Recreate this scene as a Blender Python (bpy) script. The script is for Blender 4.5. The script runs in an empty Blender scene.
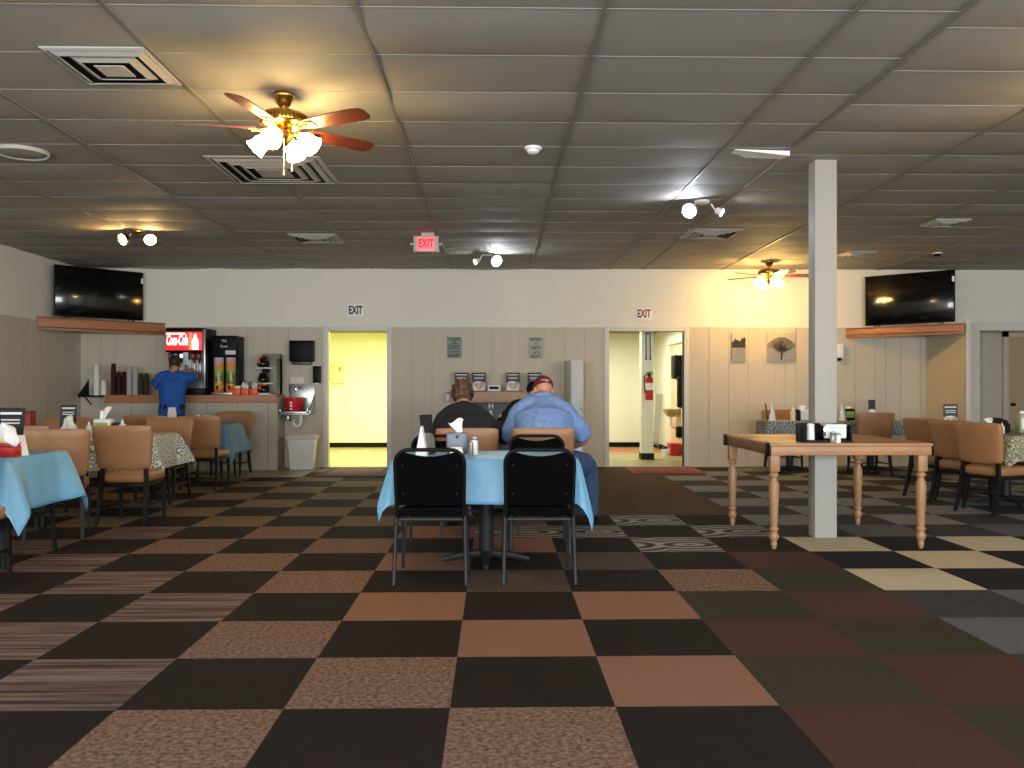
import bpy, bmesh, math, random
from mathutils import Vector, Matrix, noise as mnoise
random.seed(7)
PI = math.pi
scene = bpy.context.scene
C = scene.collection

# ------------------------------------------------------------------ camera, world, exposure
FPX, CAMH, YAW = 873.0, 1.206, math.atan(17/873)
cam_d = bpy.data.cameras.new('camera')
cam_d.sensor_width = 36.0
cam_d.lens = FPX/1024*36
cam_d.shift_y = 5/1024
cam_d.clip_start = 0.05
cam = bpy.data.objects.new('camera', cam_d)
cam.location = (0, 0, CAMH)
cam.rotation_euler = (PI/2, 0, -YAW)
C.objects.link(cam)
scene.camera = cam

scene.view_settings.view_transform = 'Standard'
scene.view_settings.look = 'None'
scene.view_settings.gamma = 1
scene.view_settings.use_curve_mapping = False
scene.view_settings.exposure = 0.0

world = bpy.data.worlds.new('world')
scene.world = world
world.use_nodes = True
bgn = world.node_tree.nodes['Background']
bgn.inputs['Color'].default_value = (0.55, 0.68, 0.9, 1)
bgn.inputs['Strength'].default_value = 0.6

def area(name, loc, rot, sx, sy, power, col, spread=None):
    l = bpy.data.lights.new(name, 'AREA')
    l.shape = 'RECTANGLE'; l.size = sx; l.size_y = sy; l.energy = power; l.color = col
    if spread: l.spread = spread
    o = bpy.data.objects.new(name, l); o.location = loc; o.rotation_euler = rot
    C.objects.link(o); return o
DAY = (0.90, 0.96, 1.0)
WINX = (-4.6, -1.5, 1.6, 4.7, 7.8)
for wx in WINX:           # daylight entering through the shop-front windows behind the camera
    area('window_daylight', (wx, -2.45, 1.45), (PI/2, 0, 0), 2.3, 1.5, 240, DAY)
# hallway ceiling lamps beyond the two doorways
area('hall_lamp_light', (-2.4, 15.6, 2.28), (0, 0, 0), 1.0, 1.6, 190, (1.0, 0.98, 0.68))
area('hall_lamp_light', (2.2, 15.9, 2.28), (0, 0, 0), 1.4, 1.6, 80, (1.0, 0.98, 0.84))

# ------------------------------------------------------------------ pixel helpers (photo pixel -> point on a real plane)
_s, _c = math.sin(YAW), math.cos(YAW)
def PX(px, Y):
    u = px - 512
    return Y*(_s*FPX + u*_c)/(_c*FPX - u*_s)
def PZ(px, py, Y):
    u = px - 512
    return CAMH + (389 - py)*Y/(_c*FPX - u*_s)

# ------------------------------------------------------------------ materials
def lin(c):
    def f(v):
        v /= 255.0
        return v/12.92 if v <= 0.04045 else ((v+0.055)/1.055)**2.4
    return (f(c[0]), f(c[1]), f(c[2]), 1.0)
MATS = {}
def mat(name, col, rough=0.6, metal=0.0, col2=None, nscale=8.0, stretch=(1,1,1), bump=0.0, bscale=60.0,
        emit=None, estr=0.0, coat=0.0, spec=0.5, kind='noise', trans=0.0, contrast=0.5):
    if name in MATS: return MATS[name]
    m = bpy.data.materials.new(name); m.use_nodes = True
    nt = m.node_tree; b = nt.nodes['Principled BSDF']
    b.inputs['Roughness'].default_value = rough
    b.inputs['Metallic'].default_value = metal
    b.inputs['Specular IOR Level'].default_value = spec
    b.inputs['Coat Weight'].default_value = coat
    b.inputs['Transmission Weight'].default_value = trans
    b.inputs['Base Color'].default_value = lin(col)
    tc = nt.nodes.new('ShaderNodeTexCoord'); mp = nt.nodes.new('ShaderNodeMapping')
    mp.inputs['Scale'].default_value = stretch
    nt.links.new(tc.outputs['Object'], mp.inputs['Vector'])
    if col2 is not None:
        if kind == 'noise':
            t = nt.nodes.new('ShaderNodeTexNoise'); t.inputs['Scale'].default_value = nscale
            t.inputs['Detail'].default_value = 8 if name.startswith('carpet_') else 4
            t.inputs['Roughness'].default_value = 0.68 if name.startswith('carpet_') else 0.5
            out = t.outputs['Fac']
        elif kind == 'wave':
            t = nt.nodes.new('ShaderNodeTexWave'); t.inputs['Scale'].default_value = nscale
            t.inputs['Distortion'].default_value = 3.0; t.inputs['Detail'].default_value = 3
            out = t.outputs['Fac']
        elif kind == 'rings':
            t = nt.nodes.new('ShaderNodeTexWave'); t.wave_type = 'RINGS'; t.inputs['Scale'].default_value = nscale
            t.inputs['Distortion'].default_value = 4.0
            out = t.outputs['Fac']
        elif kind == 'damask':
            t = nt.nodes.new('ShaderNodeTexVoronoi'); t.inputs['Scale'].default_value = nscale; t.inputs['Randomness'].default_value = 0.25
            n3 = nt.nodes.new('ShaderNodeTexNoise'); n3.inputs['Scale'].default_value = nscale*5
            nt.links.new(mp.outputs['Vector'], n3.inputs['Vector'])
            m1 = nt.nodes.new('ShaderNodeMath'); m1.operation = 'MULTIPLY_ADD'; m1.inputs[1].default_value = 26.0
            m2 = nt.nodes.new('ShaderNodeMath'); m2.operation = 'MULTIPLY'; m2.inputs[1].default_value = 4.0
            m3 = nt.nodes.new('ShaderNodeMath'); m3.operation = 'SINE'
            m4 = nt.nodes.new('ShaderNodeMath'); m4.operation = 'MULTIPLY_ADD'; m4.inputs[1].default_value = 0.5; m4.inputs[2].default_value = 0.5
            nt.links.new(n3.outputs['Fac'], m2.inputs[0]); nt.links.new(t.outputs['Distance'], m1.inputs[0]); nt.links.new(m2.outputs[0], m1.inputs[2])
            nt.links.new(m1.outputs[0], m3.inputs[0]); nt.links.new(m3.outputs[0], m4.inputs[0]); out = m4.outputs[0]
        elif kind == 'swirl':
            v1 = nt.nodes.new('ShaderNodeVectorMath'); v1.operation = 'SUBTRACT'; v1.inputs[1].default_value = (-0.170+0.2, 3.306-0.05, 0)
            v2 = nt.nodes.new('ShaderNodeVectorMath'); v2.operation = 'SCALE'; v2.inputs['Scale'].default_value = 1/0.627
            v3 = nt.nodes.new('ShaderNodeVectorMath'); v3.operation = 'FRACTION'
            v4 = nt.nodes.new('ShaderNodeVectorMath'); v4.operation = 'SUBTRACT'; v4.inputs[1].default_value = (0.35, 0.55, 0)
            v5 = nt.nodes.new('ShaderNodeVectorMath'); v5.operation = 'MULTIPLY'; v5.inputs[1].default_value = (0.55, 1.0, 0)
            nt.links.new(tc.outputs['Object'], v1.inputs[0]); nt.links.new(v1.outputs[0], v2.inputs[0]); nt.links.new(v2.outputs[0], v3.inputs[0]); nt.links.new(v3.outputs[0], v4.inputs[0]); nt.links.new(v4.outputs[0], v5.inputs[0])
            t = nt.nodes.new('ShaderNodeTexWave'); t.wave_type = 'RINGS'; t.rings_direction = 'Z'; t.inputs['Scale'].default_value = nscale; t.inputs['Distortion'].default_value = 1.2; t.inputs['Detail'].default_value = 2
            nt.links.new(v5.outputs[0], mp.inputs['Vector']); out = t.outputs['Fac']
        elif kind == 'voronoi':
            t = nt.nodes.new('ShaderNodeTexVoronoi'); t.inputs['Scale'].default_value = nscale
            out = t.outputs['Distance']
        nt.links.new(mp.outputs['Vector'], t.inputs['Vector'])
        r = nt.nodes.new('ShaderNodeValToRGB')
        r.color_ramp.elements[0].position = 0.5 - contrast*0.5; r.color_ramp.elements[0].color = lin(col)
        r.color_ramp.elements[1].position = 0.5 + contrast*0.5; r.color_ramp.elements[1].color = lin(col2)
        nt.links.new(out, r.inputs['Fac']); nt.links.new(r.outputs['Color'], b.inputs['Base Color'])
    if bump > 0:
        n2 = nt.nodes.new('ShaderNodeTexNoise'); n2.inputs['Scale'].default_value = bscale; n2.inputs['Detail'].default_value = 3
        nt.links.new(mp.outputs['Vector'], n2.inputs['Vector'])
        bp = nt.nodes.new('ShaderNodeBump'); bp.inputs['Strength'].default_value = bump; bp.inputs['Distance'].default_value = 0.01
        nt.links.new(n2.outputs['Fac'], bp.inputs['Height']); nt.links.new(bp.outputs['Normal'], b.inputs['Normal'])
    if emit is not None:
        b.inputs['Emission Color'].default_value = lin(emit); b.inputs['Emission Strength'].default_value = estr
    MATS[name] = m
    return m

M_cream = mat('cream_wall_paint', (226,221,206), 0.7, bump=0.08, bscale=40)
M_panel = mat('tan_wall_panel', (198,188,168), 0.6, col2=(190,180,160), nscale=3, stretch=(4,4,0.4), contrast=1)
M_trim = mat('white_trim_paint', (214,210,200), 0.5)
M_ceil = mat('ceiling_tile', (152,149,142), 0.75, col2=(141,138,131), nscale=2, bump=0.15, bscale=180, contrast=1)
M_grid = mat('ceiling_grid_paint', (180,177,170), 0.6)
M_bar = mat('cross_bar_paint', (150,147,140), 0.7)
M_gridd = mat('dull_grid_metal', (120,116,108), 0.5)
M_black = mat('black_plastic', (6,6,7), 0.5, spec=0.18)
M_gloss = mat('glossy_black_screen', (4,4,5), 0.12, coat=0.3)
M_blackfab = mat('black_vinyl', (4,4,6), 0.85, bump=0.1, bscale=120, spec=0.06)
M_darkmetal = mat('dark_painted_steel', (44,44,48), 0.45, metal=0.3, spec=0.3)
M_blackwood = mat('black_lacquer', (9,8,8), 0.5, spec=0.3)
M_vinyl = mat('tan_vinyl', (160,115,76), 0.42, col2=(149,105,68), nscale=5, bump=0.1, bscale=200)
M_blue = mat('blue_tablecloth', (118,176,212), 0.45, col2=(110,168,205), nscale=4, bump=0.25, bscale=14)
M_wood = mat('oak_wood', (172,128,88), 0.45, col2=(146,102,66), nscale=2.6, stretch=(1.2,14,14), contrast=0.5)
M_woodx = mat('turned_oak', (168,128,90), 0.4, col2=(146,106,70), nscale=6, stretch=(5,5,0.6))
M_shelf = mat('orange_oak_shelf', (178,120,80), 0.5, col2=(160,104,66), nscale=3, stretch=(0.8,8,8), contrast=1.0)
M_pinkwood = mat('pale_pink_wood', (186,146,120), 0.5, col2=(174,132,106), nscale=3, stretch=(1,6,6), contrast=1.0)
M_white = mat('white_plastic', (232,232,230), 0.4)
M_paper = mat('white_paper', (238,238,236), 0.8)
M_steel = mat('brushed_steel', (176,178,178), 0.3, metal=0.9)
M_chrome = mat('chrome', (220,222,224), 0.08, metal=1.0)
M_brass = mat('polished_brass', (190,148,70), 0.22, metal=1.0)
M_red = mat('red_plastic', (190,30,34), 0.4)
M_grey = mat('grey_plastic', (112,122,140), 0.45)
M_lgrey = mat('light_grey_metal', (205,205,202), 0.45)
M_orange = mat('orange_plastic', (226,88,40), 0.4)
M_green = mat('green_print', (140,180,90), 0.6)
M_darkcard = mat('dark_menu_card', (24,23,26), 0.5)
M_skin = mat('skin', (205,150,124), 0.5, col2=(190,132,106), nscale=9)
M_text = mat('print_white', (225,225,222), 0.6)
M_textk = mat('print_black', (22,20,20), 0.6)

# ------------------------------------------------------------------ mesh helpers
def nbm(): return bmesh.new()
def merge(bm, t, mx=None):
    if mx is not None: bmesh.ops.transform(t, matrix=mx, verts=t.verts)
    me = bpy.data.meshes.new('tmp'); t.to_mesh(me); t.free(); bm.from_mesh(me); bpy.data.meshes.remove(me)
def TRS(loc=(0,0,0), rot=(0,0,0)):
    from mathutils import Euler
    return Matrix.Translation(loc) @ Euler(rot).to_matrix().to_4x4()
def box(bm, c, s, bev=0.0, rot=(0,0,0), seg=2):
    t = nbm(); bmesh.ops.create_cube(t, size=1.0)
    bmesh.ops.scale(t, vec=s, verts=t.verts)
    if bev > 0: bmesh.ops.bevel(t, geom=t.edges[:], offset=bev, segments=seg, profile=0.5, affect='EDGES')
    merge(bm, t, TRS(c, rot)); return bm
def boxb(bm, x0, x1, y0, y1, z0, z1, bev=0.0):
    return box(bm, ((x0+x1)/2,(y0+y1)/2,(z0+z1)/2), (abs(x1-x0),abs(y1-y0),abs(z1-z0)), bev)
def lathe(bm, prof, c=(0,0,0), seg=24, rot=(0,0,0), ang0=0.0):
    t = nbm(); rings = []
    for r, z in prof:
        if r < 1e-6: rings.append([t.verts.new((0,0,z))])
        else: rings.append([t.verts.new((r*math.cos(ang0+2*PI*k/seg), r*math.sin(ang0+2*PI*k/seg), z)) for k in range(seg)])
    for a, b in zip(rings, rings[1:]):
        for k in range(seg):
            k2 = (k+1) % seg
            if len(a) == 1 and len(b) > 1: t.faces.new((a[0], b[k2], b[k]))
            elif len(b) == 1 and len(a) > 1: t.faces.new((a[k], a[k2], b[0]))
            elif len(a) > 1: t.faces.new((a[k], a[k2], b[k2], b[k]))
    if len(rings[0]) > 1: t.faces.new(rings[0][::-1])
    if len(rings[-1]) > 1: t.faces.new(rings[-1])
    merge(bm, t, TRS(c, rot)); return bm
def cup_lathe(bm, prof, c=(0,0,0), seg=20, rot=(0,0,0)):
    "open profile, no end caps"
    t = nbm(); rings = []
    for r, z in prof:
        rings.append([t.verts.new((r*math.cos(2*PI*k/seg), r*math.sin(2*PI*k/seg), z)) for k in range(seg)] if r > 1e-6 else [t.verts.new((0,0,z))])
    for a, b in zip(rings, rings[1:]):
        for k in range(seg):
            k2 = (k+1) % seg
            if len(a) == 1: t.faces.new((a[0], b[k2], b[k]))
            elif len(b) == 1: t.faces.new((a[k], a[k2], b[0]))
            else: t.faces.new((a[k], a[k2], b[k2], b[k]))
    merge(bm, t, TRS(c, rot)); return bm
def tube(bm, pts, r, seg=10, closed=False, square=False):
    pts = [Vector(p) for p in pts]; n = len(pts)
    rad = r if isinstance(r, (list, tuple)) else [r]*n
    if square: seg = 4
    rings = []; up = None
    for i in range(n):
        if closed: tg = (pts[(i+1) % n] - pts[i-1])
        else: tg = pts[min(i+1, n-1)] - pts[max(i-1, 0)]
        tg.normalize()
        if up is None:
            up = Vector((0,0,1)) if abs(tg.z) < 0.9 else Vector((0,1,0))
        u = tg.cross(up)
        if u.length < 1e-4: u = tg.cross(Vector((1,0,0)))
        u.normalize(); v = u.cross(tg).normalized(); up = v
        rings.append([bm.verts.new(pts[i] + rad[i]*(math.cos(2*PI*(k+(.5 if square else 0))/seg)*u + math.sin(2*PI*(k+(.5 if square else 0))/seg)*v)) for k in range(seg)])
    rr = list(zip(rings, rings[1:])) + ([(rings[-1], rings[0])] if closed else [])
    for a, b in rr:
        for k in range(seg):
            bm.faces.new((a[k], a[(k+1) % seg], b[(k+1) % seg], b[k]))
    if not closed:
        bm.faces.new(rings[0][::-1]); bm.faces.new(rings[-1])
    return bm
def prism(bm, poly, d, mx=None, bev=0.0):
    "poly in local XY extruded to z = d"
    t = nbm(); vs = [t.verts.new((x, y, 0)) for x, y in poly]
    f = t.faces.new(vs)
    r = bmesh.ops.extrude_face_region(t, geom=[f])
    bmesh.ops.translate(t, vec=(0,0,d), verts=[v for v in r['geom'] if isinstance(v, bmesh.types.BMVert)])
    bmesh.ops.recalc_face_normals(t, faces=t.faces)
    if bev > 0: bmesh.ops.bevel(t, geom=t.edges[:], offset=bev, segments=2, affect='EDGES')
    merge(bm, t, mx); return bm
def sphere(bm, c, r, rot=(0,0,0), seg=20):
    t = nbm(); bmesh.ops.create_uvsphere(t, u_segments=seg, v_segments=max(8, seg*2//3), radius=1.0)
    if not isinstance(r, (tuple, list)): r = (r, r, r)
    bmesh.ops.scale(t, vec=r, verts=t.verts)
    merge(bm, t, TRS(c, rot)); return bm
def cushion(bm, fn, nu=18, nv=14, corner=0.07, edge=0.35):
    "pillow-edged pad: fn(a, b, w) -> point; a, b in [-1, 1] on the face, w in [-1, 1] through the thickness"
    g = {}
    for s in (-1, 1):
        for i in range(nu+1):
            for j in range(nv+1):
                a = -1+2*i/nu; b = -1+2*j/nv
                a = math.sin(a*PI/2)*0.5+a*0.5; b = math.sin(b*PI/2)*0.5+b*0.5
                aa = a*(1-corner*abs(b)**6); bb = b*(1-corner*abs(a)**6)
                e = max(abs(a), abs(b)); th = 1-(1-edge)*e**8
                g[s,i,j] = bm.verts.new(fn(aa, bb, s*th))
    for i in range(nu):
        for j in range(nv):
            bm.faces.new((g[1,i,j], g[1,i+1,j], g[1,i+1,j+1], g[1,i,j+1]))
            bm.faces.new((g[-1,i,j], g[-1,i,j+1], g[-1,i+1,j+1], g[-1,i+1,j]))
    per = [(i,0) for i in range(nu)] + [(nu,j) for j in range(nv)] + [(i,nv) for i in range(nu,0,-1)] + [(0,j) for j in range(nv,0,-1)]
    for k in range(len(per)):
        p, q = per[k], per[(k+1) % len(per)]
        bm.faces.new((g[-1,p[0],p[1]], g[-1,q[0],q[1]], g[1,q[0],q[1]], g[1,p[0],p[1]]))
    return bm

def link(name, me, parent=None):
    o = bpy.data.objects.new(name, me); C.objects.link(o)
    if parent is not None: o.parent = parent
    return o
def obj(name, bm, m, parent=None, smooth=40, loc=None, rot=None, recalc=True):
    if recalc: bmesh.ops.recalc_face_normals(bm, faces=bm.faces)
    ca = math.radians(smooth)
    if smooth:
        for f in bm.faces: f.smooth = True
        for e in bm.edges:
            e.smooth = not (len(e.link_faces) == 2 and e.calc_face_angle(0) > ca)
    me = bpy.data.meshes.new(name); bm.to_mesh(me); bm.free()
    for mm in (m if isinstance(m, (list, tuple)) else [m]): me.materials.append(mm)
    o = link(name, me, parent)
    if loc: o.location = loc
    if rot: o.rotation_euler = rot
    return o
def tag(o, label, cat, group=None, kind=None):
    o['label'] = label; o['category'] = cat
    if group: o['group'] = group
    if kind: o['kind'] = kind
    return o
def thing(name, label, cat, loc=(0,0,0), rotz=0.0, group=None):
    o = bpy.data.objects.new(name, None); o.empty_display_size = 0.1; C.objects.link(o)
    o.location = loc; o.rotation_euler = (0,0,rotz)
    return tag(o, label, cat, group)
def struct(name, bm, m, label, cat, smooth=30):
    o = obj(name, bm, m, None, smooth); o['kind'] = 'structure'; o['label'] = label; o['category'] = cat
    return o
def dup(root, loc, rotz=0.0, label=None, group=None, scale=None):
    r = root.copy(); C.objects.link(r); r.location = loc; r.rotation_euler = (0,0,rotz)
    if label: r['label'] = label
    if group: r['group'] = group
    if scale: r.scale = scale
    for ch in list(root.children):
        c = ch.copy(); C.objects.link(c); c.parent = r
        for g in list(ch.children):
            d = g.copy(); C.objects.link(d); d.parent = c
    return r
def text(name, s, size, m, parent, loc, rot=(PI/2,0,0), depth=0.001, align='CENTER', sx=1.0, bold=0.0, shear=0.0):
    cu = bpy.data.curves.new(name, 'FONT'); cu.body = s; cu.size = size; cu.extrude = depth
    cu.align_x = align; cu.align_y = 'CENTER'; cu.offset = bold; cu.shear = shear
    t = bpy.data.objects.new('tmp_text', cu); C.objects.link(t)
    me = bpy.data.meshes.new_from_object(t.evaluated_get(bpy.context.evaluated_depsgraph_get()))
    bpy.data.objects.remove(t); bpy.data.curves.remove(cu)
    me.materials.clear(); me.materials.append(m); me.name = name
    o = link(name, me, parent); o.location = loc; o.rotation_euler = rot; o.scale = (sx, 1, 1)
    return o

# ================================================================== SETTING
BY, H = 13.5, 3.069                       # back wall plane, ceiling height
XL = PX(80, BY); XR = 10.4; YF = -2.6
Z_PAN = 2.165
D1 = (PX(328, BY), PX(387, BY)); D2 = (PX(609, BY), PX(684, BY)); DTOP = 2.10
XO = PX(979, BY)                          # opening at the far right

# ---- floor: carpet tiles
T, X0, Y0 = 0.627, -0.170, 3.306
def carpet(name, c1, c2, scale=(1,1,1), ns=30.0, contrast=0.8, kind='noise', bump=0.25):
    return mat('carpet_'+name, c1, 0.95, col2=c2, nscale=ns, stretch=scale, bump=bump, bscale=220, spec=0.15, contrast=contrast, kind=kind)
CP = [carpet('dark_brown', (36,29,26), (31,25,22)),
      carpet('brown_texture', (152,120,102), (66,48,40), (1,1,1), 48, 0.3),
      carpet('orange_brown', (146,108,88), (120,86,70), ns=90),
      carpet('purple_stripe', (132,112,104), (62,46,46), (0.22,6,1), 4.0, 0.2),
      carpet('red_brown', (78,52,45), (66,43,38), ns=120),
      carpet('olive', (58,54,40), (50,46,34), ns=120),
      carpet('grey_brown', (104,86,76), (58,48,44), (1,3,1), 30, 0.4),
      carpet('navy', (30,31,40), (24,25,33), ns=90),
      carpet('cream', (200,192,170), (166,157,136), (1,14,1), 3, 0.7),
      carpet('slate', (98,98,102), (80,80,86), ns=60),
      carpet('charcoal_stripe', (66,66,68), (42,42,46), (0.4,8,1), 6, 0.5),
      carpet('grey_swirl', (58,54,52), (150,146,140), (1,1,1), 2.2, 0.5, kind='swirl'),
      carpet('umber', (84,66,48), (72,56,40), ns=90),
      carpet('tan_texture', (132,108,82), (92,74,56), (1.2,1.2,1), 40, 0.5),
      carpet('grey_tile', (134,134,134), (108,108,108), (1,6,1), 8, 0.6)]
def tile_kind(i, j):
    odd = (i+j) % 2 == 1
    if (i, j) in ((2,5),(1,6),(3,6),(2,7),(0,6)): return 11
    if j >= 8 and -1 <= i <= 3 and not (i == -1 and j < 9):
        return 12 if i >= 1 else (13 if odd else 0)
    if i >= 4 and j >= 6 or (i >= 5 and j >= 7):
        return (14 if odd else 10) if j > 6 else (9 if odd else 10)
    if i >= 4 and 3 <= j <= 5: return 8 if odd else 7
    if i >= 4 and j <= 2: return 9 if odd else 10
    if i in (2, 3) and -1 >= j: return 4 if odd else 5
    if i == 2 and j <= 2 or i == 3 and j <= 4:
        return 4 if odd else (5 if j <= 3 else 0)
    if not odd: return 0
    if i == 2 and j == 3: return 6 if False else 1
    if i in (0, 1) and j in (3, 4): return 6
    if i >= 0: return 2 if j >= 0 else 1
    if i == -1: return 2 if j >= 2 else 1
    if j >= 7: return 13
    if i >= -2 or (i == -3 and j >= 3) or (i == -4 and j >= 5): return 1
    return 3
bm = nbm()
i0, i1 = math.floor((XL-X0)/T), math.floor((XR-X0)/T)
j0, j1 = math.floor((YF-Y0)/T), math.floor((BY-Y0)/T)
for i in range(i0, i1+1):
    for j in range(j0, j1+1):
        xa, xb = max(XL, X0+i*T), min(XR, X0+(i+1)*T); ya, yb = max(YF, Y0+j*T), min(BY+0.01, Y0+(j+1)*T)
        if xb-xa < 1e-3 or yb-ya < 1e-3: continue
        f = bm.faces.new([bm.verts.new(p) for p in ((xa,ya,0),(xb,ya,0),(xb,yb,0),(xa,yb,0))])
        f.material_index = tile_kind(i, j)
struct('floor', bm, CP, 'checkered carpet tile floor in brown, black, grey and cream', 'floor', 0)
M_sheet = mat('grey_vinyl_sheet', (150,140,122), 0.4, col2=(138,128,112), nscale=6)
bm = boxb(nbm(), XL, PX(322, BY)-0.0, 12.0, BY, -0.02, 0.004)
struct('floor_vinyl', bm, M_sheet, 'grey vinyl floor strip below the drinks counter', 'floor')

# ---- ceiling: sagging lay-in tiles
xs = [-8.0+0]
xs = sorted([-0.675-1.215*k for k in range(0, 6)] + [0.536, 1.767, 2.30, 3.52, 4.74, 5.96, 7.18, 8.40, 9.62, XR])
xs = [x for x in xs if x > XL] ; xs = [XL] + xs
def rows(off): 
    r = []; y = 4.267 + off - 0.61*12
    while y < BY-0.08:
        if y > YF: r.append(y)
        y += 0.61
    return [YF] + r + [BY]
VENTS = ((-2.19,5.08,.29),(-1.87,7.47,.46),(-2.2,10.8,.29),(2.58,10.4,.31),(5.02,9.65,.2),(4.98,11.9,.2),(-3.74,6.9,.2))
bm = nbm(); bg = nbm(); bg2 = nbm(); rnd = random.Random(3)
for a, b in zip(xs, xs[1:]):
    off = 0.19 if a >= 2.2 else 0.0
    rr = rows(off)
    for c, d in zip(rr, rr[1:]):
        s = rnd.uniform(0.005, 0.032)*min(1, (b-a)/0.9); tx = rnd.uniform(-0.002, 0.002)
        if any(vx+h > a and vx-h < b and vy+h > c and vy-h < d for vx, vy, h in VENTS): s = 0.002
        N = 6; vv = {}
        for p in range(N+1):
            for q in range(N+1):
                u, v = p/N, q/N
                vv[p,q] = bm.verts.new((a+(b-a)*u, c+(d-c)*v, H - s*16*u*(1-u)*v*(1-v)*0.6 - s*1.6*v*(1-v) + tx*(u-.5)*0))
        for p in range(N):
            for q in range(N):
                bm.faces.new((vv[p,q], vv[p,q+1], vv[p+1,q+1], vv[p+1,q]))
        boxb(bg, a, b, d-0.006, d+0.006, H-0.003, H+0.02)
for x in xs[1:-1]:
    boxb(bg2, x-0.010, x+0.010, YF, BY, H-0.013, H+0.02)
o = struct('ceiling', bm, M_ceil, 'dropped ceiling of long grey lay-in tiles', 'ceiling', 60)
struct('trim_1', bg, M_bar, 'white cross bars of the ceiling grid', 'ceiling grid')
struct('trim_2', bg2, M_gridd, 'grey main runners of the ceiling grid', 'ceiling grid')
bm = boxb(nbm(), XL-0.2, XR+0.2, YF-0.2, BY+0.2, H+0.05, H+0.1)
struct('ceiling_deck', bm, M_ceil, 'deck above the ceiling tiles', 'ceiling')

# ---- back wall
bm = nbm()
boxb(bm, XL-0.12, XR, BY, BY+0.12, Z_PAN, H+0.03)
for a, b in ((XL-0.12, D1[0]), (D1[1], D2[0]), (D2[1], XO)):
    boxb(bm, a, b, BY+0.012, BY+0.12, 0, Z_PAN)
for a, b in (D1, D2): boxb(bm, a, b, BY, BY+0.12, DTOP, Z_PAN)
struct('wall_back', bm, M_cream, 'cream back wall above the tan panelling', 'wall')
def panels(bm, a, b, z0, z1, seedn, axis='x', at=BY, thick=0.012, side=-1, w=0.31):
    r = random.Random(seedn); x = a
    while x < b-0.02:
        ww = min(b-x, w*r.choice((1,1,1,0.55,0.75,1.3)))
        if b-(x+ww) < 0.08: ww = b-x
        g = 0.0025
        if axis == 'x': boxb(bm, x+g, x+ww-g, at, at+thick, z0, z1, 0.002)
        else: boxb(bm, at, at+thick*side, x+g, x+ww-g, z0, z1, 0.002)
        x += ww
CW = 0.075
bm = nbm()
panels(bm, XL, D1[0]-CW, 0, Z_PAN, 1); panels(bm, D1[1]+CW, D2[0]-CW, 0, Z_PAN, 2); panels(bm, D2[1]+CW, XO-0.15, 0, Z_PAN, 4)
struct('wall_back_panelling', bm, M_panel, 'tan vertical board panelling on the lower back wall', 'wall', 0)
bm = nbm()
for n, (a, b) in enumerate((D1, D2)):
    bm = nbm()
    boxb(bm, a-CW, a, BY-0.02, BY+0.14, 0, DTOP+CW, 0.004); boxb(bm, b, b+CW, BY-0.02, BY+0.14, 0, DTOP+CW, 0.004)
    boxb(bm, a, b, BY-0.018, BY+0.138, DTOP, DTOP+CW-0.005, 0.004)
    struct('door_%d' % (n+1), bm, M_trim, ('white frame of the left doorway to the yellow hall', 'white frame of the right doorway to the restroom hall')[n], 'doorway')
bm = nbm()
boxb(bm, XL, PX(322,BY), BY-0.008, BY, Z_PAN-0.004, Z_PAN+0.012)
boxb(bm, D1[1]+CW, D2[0]-CW, BY-0.008, BY, Z_PAN-0.004, Z_PAN+0.012); boxb(bm, D2[1]+CW, XO-0.15, BY-0.008, BY, Z_PAN-0.004, Z_PAN+0.012)
struct('trim_3', bm, M_cream, 'thin cream ledge strip above the panelling', 'trim')
bm = nbm()
boxb(bm, D1[1]+CW, D2[0]-CW, BY-0.012, BY, 0.0, 0.05); boxb(bm, D2[1]+CW, XO-0.15, BY-0.012, BY, 0.0, 0.05)
struct('baseboard_back', bm, M_panel, 'low tan base strip of the back wall', 'baseboard')
# ---- left wall, right wall, front wall with shop windows
bm = boxb(nbm(), XL-0.12, XL, YF, BY, 0, H+0.03)
struct('wall_left', bm, M_cream, 'cream left wall above the tan panelling', 'wall')
bm = nbm(); panels(bm, YF, BY, 0, Z_PAN, 9, 'y', XL, 0.012, 1)
struct('wall_left_panelling', bm, M_panel, 'tan vertical board panelling on the left wall', 'wall', 0)
bm = boxb(nbm(), XL, XL+0.014, YF, BY-0.02, H-0.16, H)
struct('trim_4', bm, M_cream, 'cream top board of the left wall', 'trim')
bm = boxb(nbm(), XR, XR+0.12, YF, BY+1.6, 0, H+0.03)
struct('wall_right', bm, M_cream, 'cream right wall outside the picture', 'wall')
bm = nbm(); WZ0, WZ1, WW = 0.7, 2.2, 2.3
xs_ = [XL-0.12] + [v for w in WINX for v in (w-WW/2, w+WW/2)] + [XR+0.12]
for k in range(0, len(xs_)-1, 2): boxb(bm, xs_[k], xs_[k+1], YF-0.12, YF, 0, H+0.03)
for w in WINX:
    boxb(bm, w-WW/2, w+WW/2, YF-0.12, YF, 0, WZ0); boxb(bm, w-WW/2, w+WW/2, YF-0.12, YF, WZ1, H+0.03)
struct('wall_front', bm, M_cream, 'cream shop-front wall behind the camera', 'wall')
for n, w in enumerate(WINX):
    bm = nbm()
    for a, b, c, d in ((w-WW/2, w-WW/2+.05, WZ0, WZ1), (w+WW/2-.05, w+WW/2, WZ0, WZ1), (w-WW/2, w+WW/2, WZ0, WZ0+.05), (w-WW/2, w+WW/2, WZ1-.05, WZ1), (w-.025, w+.025, WZ0, WZ1)):
        boxb(bm, a, b, YF-0.09, YF-0.03, c, d)
    struct('window_%d' % (n+1), bm, M_darkmetal, 'dark framed shop window %d behind the camera' % (n+1), 'window')
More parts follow.
